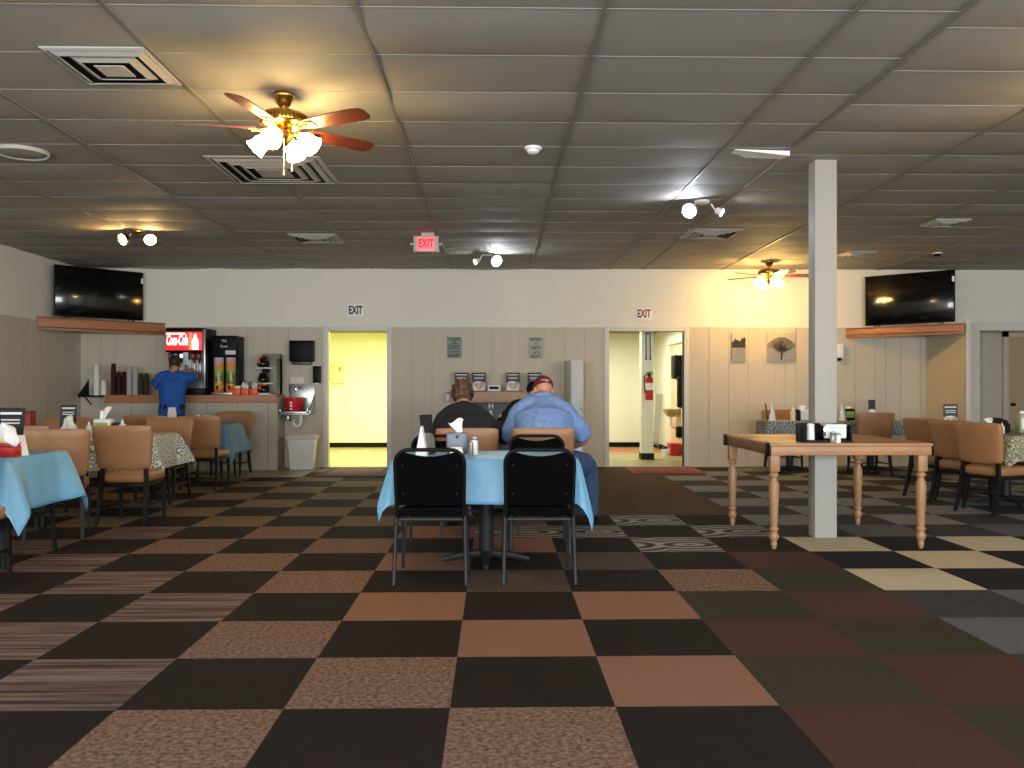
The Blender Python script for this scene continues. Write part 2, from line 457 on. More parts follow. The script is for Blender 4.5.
# ---- partition stub and opening at the far right
SX = PX(926, BY); SY = 12.32
bm = boxb(nbm(), SX, SX+0.11, SY+0.012, BY, 0, 2.15)
struct('wall_stub', bm, M_panel, 'tan stub partition under the right corner shelf', 'wall')
bm = boxb(nbm(), SX-0.01, SX+0.05, SY-0.012, SY+0.012, 0, 2.2, 0.003)
struct('trim_5', bm, M_trim, 'white end post of the stub partition', 'trim')
bm = nbm(); boxb(bm, XO-0.15, XO, BY-0.02, BY+0.14, 0, 2.12); boxb(bm, XO-0.15, XR, BY-0.02, BY+0.14, 2.12, 2.26)
struct('trim_6', bm, M_trim, 'pale casing of the opening at the far right', 'trim')
VY = 14.35
bm = nbm(); boxb(bm, XO-1.4, XR, VY, VY+0.1, 0, 2.5); boxb(bm, XO-0.12, XO-0.02, BY+0.12, VY, 0, 2.5); boxb(bm, XO-0.3, XR, BY+0.12, VY, 2.4, 2.5)
panels(bm, XO-0.02, PX(1002,VY), 0, 2.4, 5, at=VY-0.012)
struct('wall_vestibule', bm, M_panel, 'tan panelled recess at the far right', 'wall')
dx0 = PX(1007, VY)
bm = nbm(); boxb(bm, dx0-0.09, dx0, VY-0.05, VY, 0, 2.16); boxb(bm, dx0-0.09, dx0+1.0, VY-0.05, VY, 2.07, 2.16); boxb(bm, dx0+0.9, dx0+1.0, VY-0.05, VY, 0, 2.16)
d3 = struct('door_3', bm, M_panel, 'tan closed door in the recess at the far right', 'door')
bm = boxb(nbm(), dx0, dx0+0.9, VY-0.03, VY-0.004, 0.005, 2.07); obj('door_leaf', bm, mat('tan_door', (176,152,116), 0.5), d3)
bm = box(nbm(), (dx0+0.07, VY-0.06, 0.95), (0.06,0.06,0.05), 0.01); obj('door_handle', bm, M_black, d3)
bm = boxb(nbm(), XO-0.1, XR, BY, VY, -0.02, 0.003); struct('floor_vestibule', bm, CP[5], 'dark floor of the recess at the far right', 'floor')
# ---- halls behind the doorways
M_hally = mat('yellow_hall_paint', (248,247,196), 0.6); M_hallc = mat('pale_hall_paint', (236,237,212), 0.6)
M_olive = mat('olive_hall_ceiling', (150,146,92), 0.7)
M_hfloor = mat('streaked_hall_floor', (176,168,112), 0.4, col2=(104,96,56), nscale=2.4, stretch=(1.0,5,1), contrast=0.22)
HY = 18.1
bm = nbm(); boxb(bm, -4.3, 0.45, HY, HY+0.1, 0, 2.5); boxb(bm, -4.4, -4.3, BY+0.12, HY, 0, 2.5); boxb(bm, -0.6, -0.5, BY+0.12, HY, 0, 2.5)
struct('wall_left_hall', bm, M_hally, 'bright yellow wall of the left hall', 'wall')
bm = boxb(nbm(), -4.3, -0.6, HY-0.02, HY, 0, 0.1); struct('baseboard_left_hall', bm, M_black, 'black baseboard of the yellow hall', 'baseboard')
bm = boxb(nbm(), -4.4, 4.6, BY+0.12, HY, 2.36, 2.46); struct('ceiling_hall', bm, M_olive, 'olive ceiling of the two halls', 'ceiling')
bm = boxb(nbm(), -4.3, 4.6, BY, HY, -0.02, 0.003); struct('floor_hall', bm, M_hfloor, 'streaked pale yellow floor of the halls', 'floor')
RX = 3.32
bm = nbm(); boxb(bm, 0.45, RX+0.1, HY, HY+0.1, 0, 2.5); boxb(bm, 0.45, 0.55, BY+0.12, HY, 0, 2.5)
boxb(bm, RX, RX+0.1, 16.75, HY, 0, 2.5); boxb(bm, RX, RX+0.1, BY+0.12, 15.0, 0, 2.5); boxb(bm, RX, RX+0.1, 15.0, 16.75, 2.05, 2.5)
struct('wall_right_hall', bm, M_hallc, 'pale cream walls of the right hall', 'wall')
bm = boxb(nbm(), RX+0.06, RX+0.16, 15.0, 16.75, 0, 2.06); struct('wall_niche', bm, mat('pink_tan_niche', (226,190,150), 0.6), 'pinkish tan niche wall in the right hall', 'wall')
bm = nbm(); boxb(bm, 0.55, RX, HY-0.02, HY, 0, 0.1); boxb(bm, RX-0.02, RX, 16.75, HY, 0, 0.1); struct('baseboard_right_hall', bm, M_black, 'black baseboard of the right hall', 'baseboard')
bm = boxb(nbm(), 0.6, RX, 16.6, 17.6, 0.0, 0.006); struct('trim_7', bm, mat('red_floor_band', (186,96,52), 0.5), 'reddish band across the right hall floor', 'floor band')
hcx = PX(647, 14.9)
bm = boxb(nbm(), hcx-0.1, hcx+0.1, 14.85, 15.05, 0, 2.5)
hc = struct('wall_hall_column', bm, M_hallc, 'square pale column standing in the right hall', 'column')
bm = boxb(nbm(), hcx-0.112, hcx+0.112, 14.838, 15.062, 0, 0.11); struct('baseboard_hall_column', bm, M_black, 'black base of the hall column', 'baseboard')
# ---- white square column in the dining room
CX0, CX1, CY0 = PX(815, 7.02), PX(837, 7.02), 7.02; CY1 = CY0+0.15
bm = boxb(nbm(), CX0, CX1, CY0, CY1, 0, H+0.02, 0.004)
struct('wall_column', bm, mat('grey_white_column_paint', (162,159,152), 0.6), 'white square column through the wooden table', 'column')

# ================================================================== CEILING FIXTURES
def sqring(bm, h0, h1, z0, z1, th=0.004):
    "square sloped ring from half-size h0 at z0 to h1 at z1"
    vs = []
    for h, z in ((h0,z0),(h1,z1),(h1,z1+th),(h0,z0+th)):
        vs.append([bm.verts.new((sx*h, sy*h, z)) for sx, sy in ((-1,-1),(1,-1),(1,1),(-1,1))])
    for a in range(4):
        r0, r1 = vs[a], vs[(a+1) % 4]
        for k in range(4): bm.faces.new((r0[k], r0[(k+1)%4], r1[(k+1)%4], r1[k]))
def diffuser(x, y, half, n, label, centre=True):
    t = thing('ceiling_vent', label, 'vent', (x, y, H))
    b = nbm(); sqring(b, half, half*0.93, -0.008, -0.016, 0.01); obj('frame', b, M_grid, t, 30)
    b = box(nbm(), (0,0,-0.004), (half*1.86, half*1.86, 0.004)); obj('backing', b, M_black, t, 0)
    step = half*0.93*0.62/n
    for k in range(n):
        h = half*0.90 - k*step
        b = nbm(); sqring(b, h, h-step*0.5, -0.010-0.004*k, -0.028-0.004*k); obj('louver', b, M_grid, t, 30)
    h = half*0.90 - n*step
    if centre: b = box(nbm(), (0,0,-0.03), (2*h*0.9, 2*h*0.9, 0.005)); obj('centre_plate', b, M_grid, t, 0)
    return t
diffuser(-2.19, 5.08, 0.29, 2, 'large square ceiling vent at the upper left, nearest of the vents')
diffuser(-1.87, 7.47, 0.46, 3, 'big square return vent behind the brass ceiling fan')
diffuser(-2.2, 10.8, 0.29, 3, 'small dark vent between the warm spotlights and the exit box')
diffuser(2.58, 10.4, 0.31, 3, 'square vent just behind the white twin spotlight')
diffuser(5.02, 9.65, 0.2, 2, 'small vent right of the column, nearer of the two there', True)
diffuser(4.98, 11.9, 0.2, 2, 'small vent above the right television, farther of the two there')
# round ceiling speaker
t = thing('ceiling_speaker', 'flat round speaker grille in the ceiling at far left', 'speaker', (PX(22,6.9), 6.9, H))
obj('grille', lathe(nbm(), [(0.0,-0.03),(0.15,-0.026),(0.165,-0.02),(0.165,-0.004)], seg=40), M_ceil, t)
obj('rim', cup_lathe(nbm(), [(0.165,-0.012),(0.185,-0.03),(0.195,-0.012),(0.195,-0.002)], seg=40), M_grid, t)
def detector(x, y, label, dome=False):
    t = thing('smoke_detector', label, 'detector', (x, y, H))
    obj('base', lathe(nbm(), [(0.0,-0.02),(0.062,-0.02),(0.066,-0.014),(0.066,0)], seg=28), M_white, t)
    obj('sensor_cap', lathe(nbm(), [(0.0,-0.055),(0.03,-0.052),(0.045,-0.04),(0.048,-0.02)], seg=28), M_black if dome else M_white, t)
detector(PX(533,6.72), 6.72, 'white round smoke detector in the middle of the ceiling')
detector(PX(937,11.8), 11.8, 'white ceiling camera with dark lens above right television', True)
# sagging tile corner
tx = PX(762, 6.8)
t = thing('loose_ceiling_tile', 'loose ceiling tile with white edge left of the column', 'ceiling tile', (tx, 6.86, H))
b = nbm(); vs = [b.verts.new(p) for p in ((-.23,-.12,-.006),(.2,-.12,-.05),(.2,.1,-.02),(-.23,.1,-.004),(-.23,-.12,-.002),(.2,-.12,-.012),(.2,.1,-.008),(-.23,.1,-.001))]
for q in ((0,1,2,3),(7,6,5,4),(0,4,5,1),(1,5,6,2),(2,6,7,3),(3,7,4,0)): b.faces.new([vs[k] for k in q])
obj('tile_panel', b, M_paper, t, 0)

# ---- brass ceiling fans
M_blade = mat('mahogany_blade', (112,52,34), 0.4, col2=(88,40,26), nscale=4, stretch=(1,8,8))
M_shade = mat('lit_frosted_glass', (255,236,190), 0.4, emit=(255,214,140), estr=85)
M_chain = mat('pale_chain', (220,205,160), 0.4, metal=0.6)
def ceiling_fan(x, y, rot, label, M_shade=M_shade):
    t = thing('ceiling_fan', label, 'ceiling fan', (x, y, H), 0)
    obj('canopy', lathe(nbm(), [(0.0,-0.085),(0.03,-0.085),(0.042,-0.075),(0.05,-0.05),(0.068,-0.03),(0.072,-0.012),(0.066,0.0)]), M_brass, t)
    obj('downrod', tube(nbm(), [(0,0,-0.08),(0,0,-0.13)], 0.013), M_brass, t)
    obj('motor_housing', lathe(nbm(), [(0.0,-0.115),(0.06,-0.118),(0.12,-0.128),(0.146,-0.142),(0.15,-0.15),(0.15,-0.192),(0.142,-0.204),(0.10,-0.22),(0.06,-0.232),(0.0,-0.236)], seg=36), M_brass, t)
    b = nbm()
    for k in range(40):
        a = 2*PI*k/40; box(b, (0.151*math.cos(a), 0.151*math.sin(a), -0.171), (0.006,0.012,0.036), 0, (0,0,a))
    obj('vent_band', b, mat('dark_brass', (120,92,44), 0.35, metal=1.0), t, 0)
    for k in range(5):
        a = rot + k*2*PI/5
        b = nbm()
        prof = [(0.17,-.045),(0.22,-.055),(0.40,-.066),(0.58,-.07),(0.635,-.06),(0.655,-.03),(0.655,.03),(0.635,.06),(0.58,.07),(0.40,.066),(0.22,.055),(0.17,.045)]
        prism(b, prof, 0.007, Matrix.Rotation(math.radians(-13), 4, 'X') @ Matrix.Translation((0,0,-0.003)), 0.002)
        bl = obj('blade', b, M_blade, t, 40, (0,0,-0.222), (0,0,a))
        b = nbm(); tube(b, [(0.10,0,0.0),(0.15,0,-0.012),(0.2,0.02,-0.01)], 0.008); tube(b, [(0.10,0,0.0),(0.15,0,-0.012),(0.2,-0.02,-0.01)], 0.008); box(b, (0.215,0,-0.008), (0.07,0.07,0.006), 0.002, (math.radians(-13),0,0))
        obj('blade_bracket', b, M_brass, bl)
    obj('light_fitter', lathe(nbm(), [(0.0,-0.232),(0.05,-0.236),(0.062,-0.25),(0.062,-0.28),(0.045,-0.3),(0.03,-0.325),(0.012,-0.34),(0.0,-0.345)]), M_brass, t)
    for k in range(4):
        a = rot + 0.35 + k*PI/2
        ca, sa = math.cos(a), math.sin(a)
        b = tube(nbm(), [(0.05*ca,0.05*sa,-0.268),(0.085*ca,0.085*sa,-0.262),(0.108*ca,0.108*sa,-0.275)], 0.008)
        arm = obj('lamp_arm', b, M_brass, t)
        b = cup_lathe(nbm(), [(0.022,0.0),(0.03,0.012),(0.046,0.035),(0.054,0.06),(0.053,0.085),(0.062,0.112),(0.066,0.118)], seg=20)
        obj('lamp_shade', b, M_shade, t, 60, (0.105*ca, 0.105*sa, -0.272), (0, math.radians(128), a))
    for px, py, l in ((0.01,-0.045,0.20),(0.045,0.02,0.16)):
        b = tube(nbm(), [(px,py,-0.3),(px,py,-0.3-l)], 0.0022, 6); ch = obj('pull_chain', b, M_chain, t)
        obj('chain_bell', lathe(nbm(), [(0.0,0.012),(0.004,0.01),(0.008,-0.012),(0.006,-0.018),(0.0,-0.019)], (px,py,-0.31-l), 10), M_chain, ch)
    return t
ceiling_fan(PX(284,5.53), 5.53, math.radians(-30), 'brass ceiling fan with mahogany blades and four lit shades, in left foreground')
ceiling_fan(PX(769,12.6), 12.6, math.radians(-6), 'distant brass ceiling fan glowing in front of the cream back wall', mat('bright_lit_glass', (255,236,190), 0.4, emit=(255,206,120), estr=130))
ceiling_fan(3.9, 4.95, 0.3, 'brass ceiling fan just outside the right edge of the picture')

# ---- twin spotlights
def spot_light(x, y, label, warm, dirs, group=None):
    t = thing('twin_spotlight', label, 'spotlight', (x, y, H))
    mm = M_brass if warm else M_white
    obj('ceiling_plate', lathe(nbm(), [(0.0,-0.03),(0.06,-0.03),(0.075,-0.02),(0.078,0.0)], seg=28), mm, t)
    mb = mat('lit_warm_bulb', (255,225,170), 0.4, emit=(255,205,130), estr=300) if warm else mat('lit_cool_bulb', (245,248,255), 0.4, emit=(235,243,255), estr=330)
    for dx, d, r in dirs:
        d = Vector(d).normalized(); p0 = Vector((dx, 0, -0.03)); p1 = p0+Vector((dx*0.35,0,-0.05))
        b = tube(nbm(), [p0, p1, p1+d*0.03], 0.009)
        arm = obj('swivel_arm', b, mm, t)
        q = Vector((0,0,1)).rotation_difference(d).to_euler()
        b = cup_lathe(nbm(), [(0.0,0.0),(r*.75,0.0),(r*1.0,0.014),(r*1.12,0.072),(r*1.06,0.072),(r*.9,0.02),(0.0,0.012)], p1+d*0.02, 24, q)
        hd = obj('spot_head', b, mm, t)
        obj('bulb', sphere(nbm(), p1+d*(0.066), (r, r, r*.45), q), mb, hd)
    return t
spot_light(PX(139,10.36), 10.36, 'warm twin spotlight on the ceiling above the left dining tables', True, ((-0.09,(-0.45,-0.75,-0.4),.06),(0.09,(0.40,-0.75,-0.4),.06)))
spot_light(PX(487,12.0), 12.0, 'cool twin spotlight near the back wall beside the exit box', False, ((-0.07,(-0.7,-0.4,-0.45),.034),(0.07,(0.45,-0.8,-0.4),.07)))
spot_light(PX(702,8.6), 8.6, 'cool white twin spotlight left of the column', False, ((-0.07,(-0.55,-0.75,-0.4),.065),(0.09,(0.75,-0.35,-0.5),.036)))

# ---- exit signs
M_exitred = mat('lit_exit_face', (255,120,120), 0.5, emit=(255,70,80), estr=1.6)
M_exitlet = mat('lit_exit_letters', (200,10,30), 0.5, emit=(230,10,40), estr=0.9)
ex, ey = PX(426,10.4), 10.4
t = thing('exit_sign', 'lit red exit box hanging from the ceiling', 'exit sign', (ex, ey, H))
obj('housing', box(nbm(), (0,0.03,-0.135), (0.30,0.06,0.19), 0.008), M_grid, t)
obj('mount', box(nbm(), (0.02,0.03,-0.02), (0.16,0.05,0.04), 0.005), M_grid, t)
obj('lit_face', box(nbm(), (0,-0.003,-0.135), (0.21,0.006,0.155), 0.002), M_exitred, t)
text('lettering', 'EXIT', 0.135, M_exitlet, t, (0,-0.008,-0.135), sx=0.66, bold=0.004)
for s in (-1, 1): 
    b = tube(nbm(), [(s*0.15,0.03,-0.135),(s*0.19,0.03,-0.135)], 0.014); obj('lamp_lug', b, M_grid, t)
for px, py, lab, m in ((355.5,310.5,'small black and white EXIT sign above the left doorway', M_textk),(644,314,'small red and white EXIT sign above the right doorway', mat('exit_red_print',(150,30,34),0.6))):
    t = thing('exit_sign', lab, 'exit sign', (PX(px,BY-0.01), BY-0.012, PZ(px,py,BY)))
    obj('plate', box(nbm(), (0,0.005,0), (0.25,0.01,0.19), 0.003), M_paper, t)
    text('lettering', 'EXIT', 0.17, m, t, (0,-0.001,0), sx=0.60, bold=0.006)

# ================================================================== WALL FITTINGS
def corner_shelf(label, p_wall, p_back, corner, z0, z1):
    t = thing('corner_shelf', label, 'shelf', (0,0,0))
    bx, by = p_back; lx, ly = p_wall; cx, cy = corner
    b = nbm(); prism(b, [(lx,ly),(bx,by),(cx,cy)], 0.02, Matrix.Translation((0,0,z0+0.03)))
    obj('underside_board', b, mat('grey_shelf_board', (128,122,108), 0.6), t, 0)
    d = Vector((bx-lx, by-ly, 0)); L = d.length; n = Vector((d.y,-d.x,0)).normalized()
    if n.y > 0: n = -n
    mid = Vector(((lx+bx)/2, (ly+by)/2, (z0+z1)/2)) + n*(-0.0125)
    b = box(nbm(), (0,0,0), (L-0.03, 0.025, z1-z0), 0.004)
    obj('front_board', b, M_shelf, t, 40, mid, (0,0,math.atan2(d.y,d.x)))
    b = nbm(); prism(b, [(lx,ly+0.04),(bx,by),(cx,cy)] if False else [(lx,ly),(bx,by),(cx,cy)], 0.02, Matrix.Translation((0,0,z1-0.022)))
    obj('top_board', b, M_shelf, t, 0)
    return t
def television(label, c, ang, w, h, z0):
    t = thing('television', label, 'television', (c[0], c[1], z0), ang)
    obj('back_case', box(nbm(), (0,0.035,0.06+h*0.5), (w*0.96,0.05,h*0.9), 0.015), M_black, t)
    obj('bezel', box(nbm(), (0,0.0,0.03+h*0.5), (w,0.03,h), 0.006), M_black, t)
    obj('screen', box(nbm(), (0,-0.015,0.034+h*0.5), (w-0.024,0.006,h-0.032), 0.002), M_gloss, t)
    for s in (-1, 1):
        b = nbm(); tube(b, [(s*w*0.36,-0.11,0.008),(s*w*0.35,0.01,0.04),(s*w*0.36,0.13,0.008)], 0.008); obj('foot', b, M_black, t)
    obj('sticker', box(nbm(), (w*0.485,-0.0195,h*0.86), (0.03,0.002,0.08)), M_paper, t)
    return t
LSY = 12.2; LBX = PX(166, BY)
corner_shelf('oak-fronted corner shelf high in the left corner, under a television', (XL+0.014, LSY), (LBX, BY-0.002), (XL+0.014, BY-0.002), 2.03, 2.215)
RBX = PX(845, BY)
corner_shelf('oak-fronted corner shelf at right, between back wall and stub partition', (SX-0.012, SY+0.015), (RBX, BY-0.002), (SX-0.012, BY-0.002), 1.995, 2.15)
dl = Vector((LBX-XL, BY-LSY, 0)); la = math.atan2(dl.y, dl.x)
television('black flat television on the left corner shelf', ((XL+LBX)/2-0.15*math.sin(la), (LSY+BY)/2+0.15*math.cos(la)), la, 1.26, 0.73, 2.216)
dr = Vector((SX-RBX, SY-BY, 0)); ra = math.atan2(dr.y, dr.x)
television('black flat television with light glints on the right corner shelf', ((SX+RBX)/2-0.12*math.sin(ra)+0.03, (SY+BY)/2+0.12*math.cos(ra)-0.03), ra, 1.28, 0.76, 2.151)

# ---- centre wall: plaques, shelf, cards
def plaque(label, px, py, w, h, bgm, lines, tm):
    t = thing('wall_plaque', label, 'wall sign', (PX(px,BY), BY-0.001, PZ(px,py,BY)))
    obj('board', box(nbm(), (0,-0.01,0), (w,0.02,h), 0.003), bgm, t)
    n = len(lines)
    for k, (s, sz) in enumerate(lines):
        text('lettering', s, sz, tm, t, (0,-0.0215, h*0.5-h*(k+0.5)/n), sx=0.8, bold=0.001)
plaque('greenish plaque with lettering on back wall, left of the pair', 454.5, 347.5, 0.22, 0.32, mat('slate_green_board', (112,122,112), 0.6, col2=(150,158,146), nscale=14),
       [('TRUST',0.07),('in the',0.045),('LORD',0.085),('with all your',0.035),('HEART',0.07)], M_textk)
plaque('pale plaque with dark lettering on back wall, right of the pair', 536, 348, 0.22, 0.33, mat('pale_green_board', (176,178,160), 0.6, col2=(150,156,142), nscale=10),
       [('WALK',0.07),('by',0.045),('FAITH',0.07),('not by',0.05),('SIGHT',0.07)], M_textk)
SHZ = 1.168; SHX0, SHX1 = PX(452, BY), PX(548, BY)
t = thing('wall_shelf', 'pinkish wooden shelf on the back wall behind the seated woman', 'shelf', (0,0,0))
obj('shelf_board', boxb(nbm(), SHX0, SHX1, BY-0.34, BY-0.001, SHZ-0.04, SHZ, 0.004), M_pinkwood, t)
obj('front_board', boxb(nbm(), SHX0, SHX1, BY-0.365, BY-0.341, SHZ-0.165, SHZ, 0.004), M_pinkwood, t)
for x in (SHX0+0.02, SHX1-0.02):
    obj('bracket', boxb(nbm(), x-0.012, x+0.012, BY-0.33, BY-0.001, SHZ-0.16, SHZ-0.041), M_pinkwood, t)
def menu_card(label, x, y, z, w, h, rz=0.0, photo=M_paper, lines=True, group=None, tilt=0.12, name='table_sign'):
    t = thing(name, label, 'sign card', (x,y,z), rz, group)
    b = box(nbm(), (0,0,h/2), (w,0.004,h), 0); bmesh.ops.rotate(b, cent=(0,0,0), matrix=Matrix.Rotation(-tilt,3,'X'), verts=b.verts)
    cd = obj('card', b, M_darkcard, t, 0)
    tl = Matrix.Rotation(-tilt, 3, 'X')
    if photo is not None:
        b = nbm(); pts = [(-w*.48, .04*h),(w*.48,.04*h),(w*.48,.44*h)] + [(w*.48*math.cos(a), h*(.44+.10*math.sin(a))) for a in [PI*k/8 for k in range(1,8)]] + [(-w*.48,.38*h)]
        prism(b, pts, 0.002, Matrix.Rotation(PI/2-tilt, 4, 'X') @ Matrix.Translation((0,0,0.003)))
        obj('picture', b, photo, cd, 0)
    if lines:
        for k, (zz, ww, hh) in enumerate(((.88,.8,.05),(.74,.7,.03),(.67,.7,.03))):
            b = box(nbm(), (0,-0.003,0), (w*ww, 0.001, h*hh))
            o = obj('print_line', b, M_text if k == 0 else M_lgrey, cd, 0, tl @ Vector((0,0,h*zz)), (-tilt,0,0))
    b = box(nbm(), (0,0.03,0.004), (w*0.9,0.07,0.008), 0.001); obj('stand', b, M_darkcard, t)
    return t
M_sand = mat('sandwich_print', (230,228,222), 0.6, col2=(150,96,60), nscale=9, contrast=0.25)
for px, lab in ((461.5,'dark menu card on wall shelf, leftmost, partly behind the woman'),(479,'dark menu card with white picture on wall shelf, left of the clock'),(513,'dark menu card with oval picture on wall shelf, right of the clock'),(534.5,'dark menu card on wall shelf, rightmost, partly behind the red cap')):
    menu_card(lab, PX(px, 13.24), 13.24, SHZ, 0.205, 0.29, 0, M_sand, group='menu cards on the wall shelf')
t = thing('digital_clock', 'white digital clock with dark display on the wall shelf', 'clock', (PX(494,13.2), 13.2, SHZ))
obj('case', box(nbm(), (0,0,0.052), (0.20,0.06,0.10), 0.02), M_white, t); obj('display', box(nbm(), (0,-0.031,0.055), (0.14,0.004,0.042), 0.001), M_black, t)
t = thing('thermostat_box', 'small white wall box with black top, left of wall shelf', 'wall box', (PX(448,BY), BY-0.001, PZ(448,397,BY)))
obj('case', box(nbm(), (0,-0.02,0), (0.06,0.04,0.11), 0.005), M_white, t); obj('cap', box(nbm(), (0,-0.021,0.062), (0.062,0.04,0.014), 0.002), M_black, t)
# grey notice board under the shelf
nx0, nx1 = PX(473,BY), PX(523,BY)
t = thing('notice_board', 'grey notice board with white letters under the wall shelf', 'board', ((nx0+nx1)/2, BY-0.02, 0.74))
obj('board_panel', box(nbm(), (0,0,0.11), ((nx1-nx0),0.03,0.30), 0.004), mat('blue_grey_board', (92,102,112), 0.6, col2=(80,90,100), nscale=5), t)
lx = PX(491,BY)-(nx0+nx1)/2
for s, z in (('H', 0.20), ('S', 0.09)): text('lettering', s, 0.11, M_text, t, (lx,-0.017,z), bold=0.004)
# tall pale cabinet right of the man
cx0 = PX(568.5, 12.9)
t = thing('tall_cabinet', 'tall narrow pale grey cabinet against back wall, right of the seated man', 'cabinet', (cx0+0.1, 13.13, 0), math.radians(4))
obj('body', box(nbm(), (0,0.0,0.815), (0.19,0.62,1.63), 0.006), M_lgrey, t); obj('door', box(nbm(), (0,-0.316,0.82), (0.17,0.012,1.55), 0.003), M_lgrey, t)
obj('door_handle', box(nbm(), (0.06,-0.332,0.95), (0.014,0.02,0.12), 0.003), M_steel, t)

# ---- framed black and white canvases on the right part of the wall
M_cv_sky = mat('canvas_pale_print', (190,182,158), 0.7, col2=(168,160,140), nscale=6)
M_cv_dark = mat('canvas_dark_print', (26,24,24), 0.7, col2=(44,40,38), nscale=9)
M_cv_mid = mat('canvas_grey_print', (126,126,124), 0.7, col2=(156,155,150), nscale=8, stretch=(0.6,1,5))
def canvas(label, px0, px1, py0, py1, tree):
    x0, x1 = PX(px0,BY), PX(px1,BY); z1, z0 = PZ(px0,py0,BY), PZ(px0,py1,BY)
    w, h = x1-x0, z1-z0
    t = thing('canvas_picture', label, 'picture', ((x0+x1)/2, BY-0.001, (z0+z1)/2))
    cv = obj('canvas', box(nbm(), (0,-0.018,0), (w,0.036,h), 0.002), M_cv_sky, t)
    Fr = lambda y: Matrix.Translation((0,-0.0365-y,0)) @ Matrix.Rotation(PI/2, 4, 'X')
    obj('lake_print', prism(nbm(), [(-w*.49,-h*.49),(w*.49,-h*.49),(w*.49,-h*.03),(-w*.49,-h*.03)], 0.0006, Fr(0)), M_cv_mid, cv, 0)
    ridge = [(-w*.49,-h*.03),(w*.49,-h*.03)] + [(w*(.49-.98*k/12), h*((.20+.05*math.sin(k*0.9)+.10*(1-k/12)+.03*math.sin(k*2.3)) if not tree else (.05+.30*math.sin(PI*(k+1)/14)))) for k in range(13)]
    obj('hill_print', prism(nbm(), ridge, 0.0006, Fr(0.0003)), M_cv_dark if not tree else mat('canvas_haze_print', (84,78,70), 0.7, col2=(132,124,110), nscale=12), cv, 0)
    if tree:
        b = nbm(); r = random.Random(5)
        tube(b, [(0,-.041,-h*.46),(0.01,-.041,-h*.2),(0.0,-.041,-h*.08)], [.014,.01,.009], 6)
        for k in range(26):
            a = PI*(k+.5)/26; L = h*r.uniform(.28,.46)
            p = Vector((0,-.041,-h*.1)); q = p+Vector((math.cos(a)*L*.55+r.uniform(-.02,.02),0,math.sin(a)*L*.45)); e = p+Vector((math.cos(a)*L,0,math.sin(a)*L*1.05))
            tube(b, [p,q,e], [.006,.004,.002], 5)
        for k in range(16):
            a = -PI*(k+.5)/16; L = h*r.uniform(.12,.3)
            p = Vector((0,-.041,-h*.1)); tube(b, [p, p+Vector((math.cos(a)*L*1.1,0,math.sin(a)*L*.6))], [.005,.002], 5)
        obj('tree_print', b, M_cv_dark, cv, 0)
canvas('narrow black and white canvas of dark hills over water', 731, 745, 333, 361, False)
canvas('wider black and white canvas of a bare tree mirrored in water', 766.5, 794.5, 333, 361, True)
t = thing('wall_dispenser', 'small white and black wall box just right of the column', 'wall box', (PX(839,BY), BY-0.001, PZ(839,351,BY)))
obj('case', box(nbm(), (0.0,-0.04,0), (0.09,0.08,0.22), 0.012), M_white, t); obj('nozzle', box(nbm(), (-0.01,-0.04,-0.13), (0.05,0.06,0.05), 0.008), M_black, t)

# ---- drinks counter
CTZ = 1.117; CFY = 13.0
ctx0, ctx1 = PX(105, CFY), PX(277, CFY)
t = thing('drinks_counter', 'long oak-edged drinks counter along the left back wall', 'counter', (0,0,0))
obj('countertop', boxb(nbm(), ctx0, ctx1, CFY, BY-0.002, CTZ-0.03, CTZ, 0.003), M_shelf, t)
obj('front_board', boxb(nbm(), ctx0, ctx1, CFY-0.022, CFY-0.001, CTZ-0.115, CTZ, 0.003), M_shelf, t)
b = nbm(); panels(b, ctx0+0.05, ctx1, 0.005, CTZ-0.116, 11, 'x', CFY+0.02, 0.03, w=0.6); boxb(b, ctx1-0.03, ctx1, CFY+0.051, BY-0.002, 0.005, CTZ-0.031)
obj('base_panel', b, mat('grey_tan_panel', (176,168,152), 0.6), t, 0)
# black corner rack with cups
t = thing('cup_rack', 'black wedge-sided tray at the left end of drinks counter', 'tray', (PX(92,13.05), 13.1, CTZ))
rw = 0.19
obj('tray', boxb(nbm(), -rw, rw+0.02, -0.09, 0.3, -0.03, -0.005, 0.003), M_black, t)
b = nbm(); prism(b, [(-rw,-0.005),(-rw+0.16,-0.005),(-rw+0.16,0.235)], 0.012, Matrix.Translation((0,-0.075,0)) @ Matrix.Rotation(PI/2,4,'X')); obj('wedge_side', b, M_black, t, 0)
b = nbm(); tube(b, [(-rw+0.02,0.1,-0.03),(-rw+0.02,0.29,-0.15)], 0.01); tube(b, [(rw-0.02,0.1,-0.03),(rw-0.02,0.29,-0.15)], 0.01); obj('bracket', b, M_black, t)
def cup_mesh(m, key):
    b = cup_lathe(nbm(), [(0.0,0.1205),(0.031,0.1205),(0.0315,0.12),(0.044,0.003),(0.0455,0.0),(0.0445,0.0),(0.0432,0.003),(0.0306,0.119),(0.0,0.119)], seg=18)
    return obj('cup', b, m, None, 50)
def cup_stack(proto_key, m, label, group, x, y, n, z=CTZ, dz=0.024, sc=1.0, name='paper_cup'):
    o = MATS.get('cup_'+proto_key)
    for k in range(n):
        if o is None:
            o = cup_mesh(m, proto_key); o.name = name; MATS['cup_'+proto_key] = o; c = o
        else:
            c = o.copy(); C.objects.link(c)
        c.location = (x, y, z+k*dz); c.scale = (sc, sc, sc); tag(c, label, 'cup', group)
M_foam = mat('white_foam_cup', (226,224,216), 0.6); M_maroon = mat('maroon_cup', (58,20,26), 0.35); M_clear = mat('clear_grey_cup', (176,172,166), 0.2); M_dkcup = mat('dark_tinted_cup', (66,54,50), 0.25)
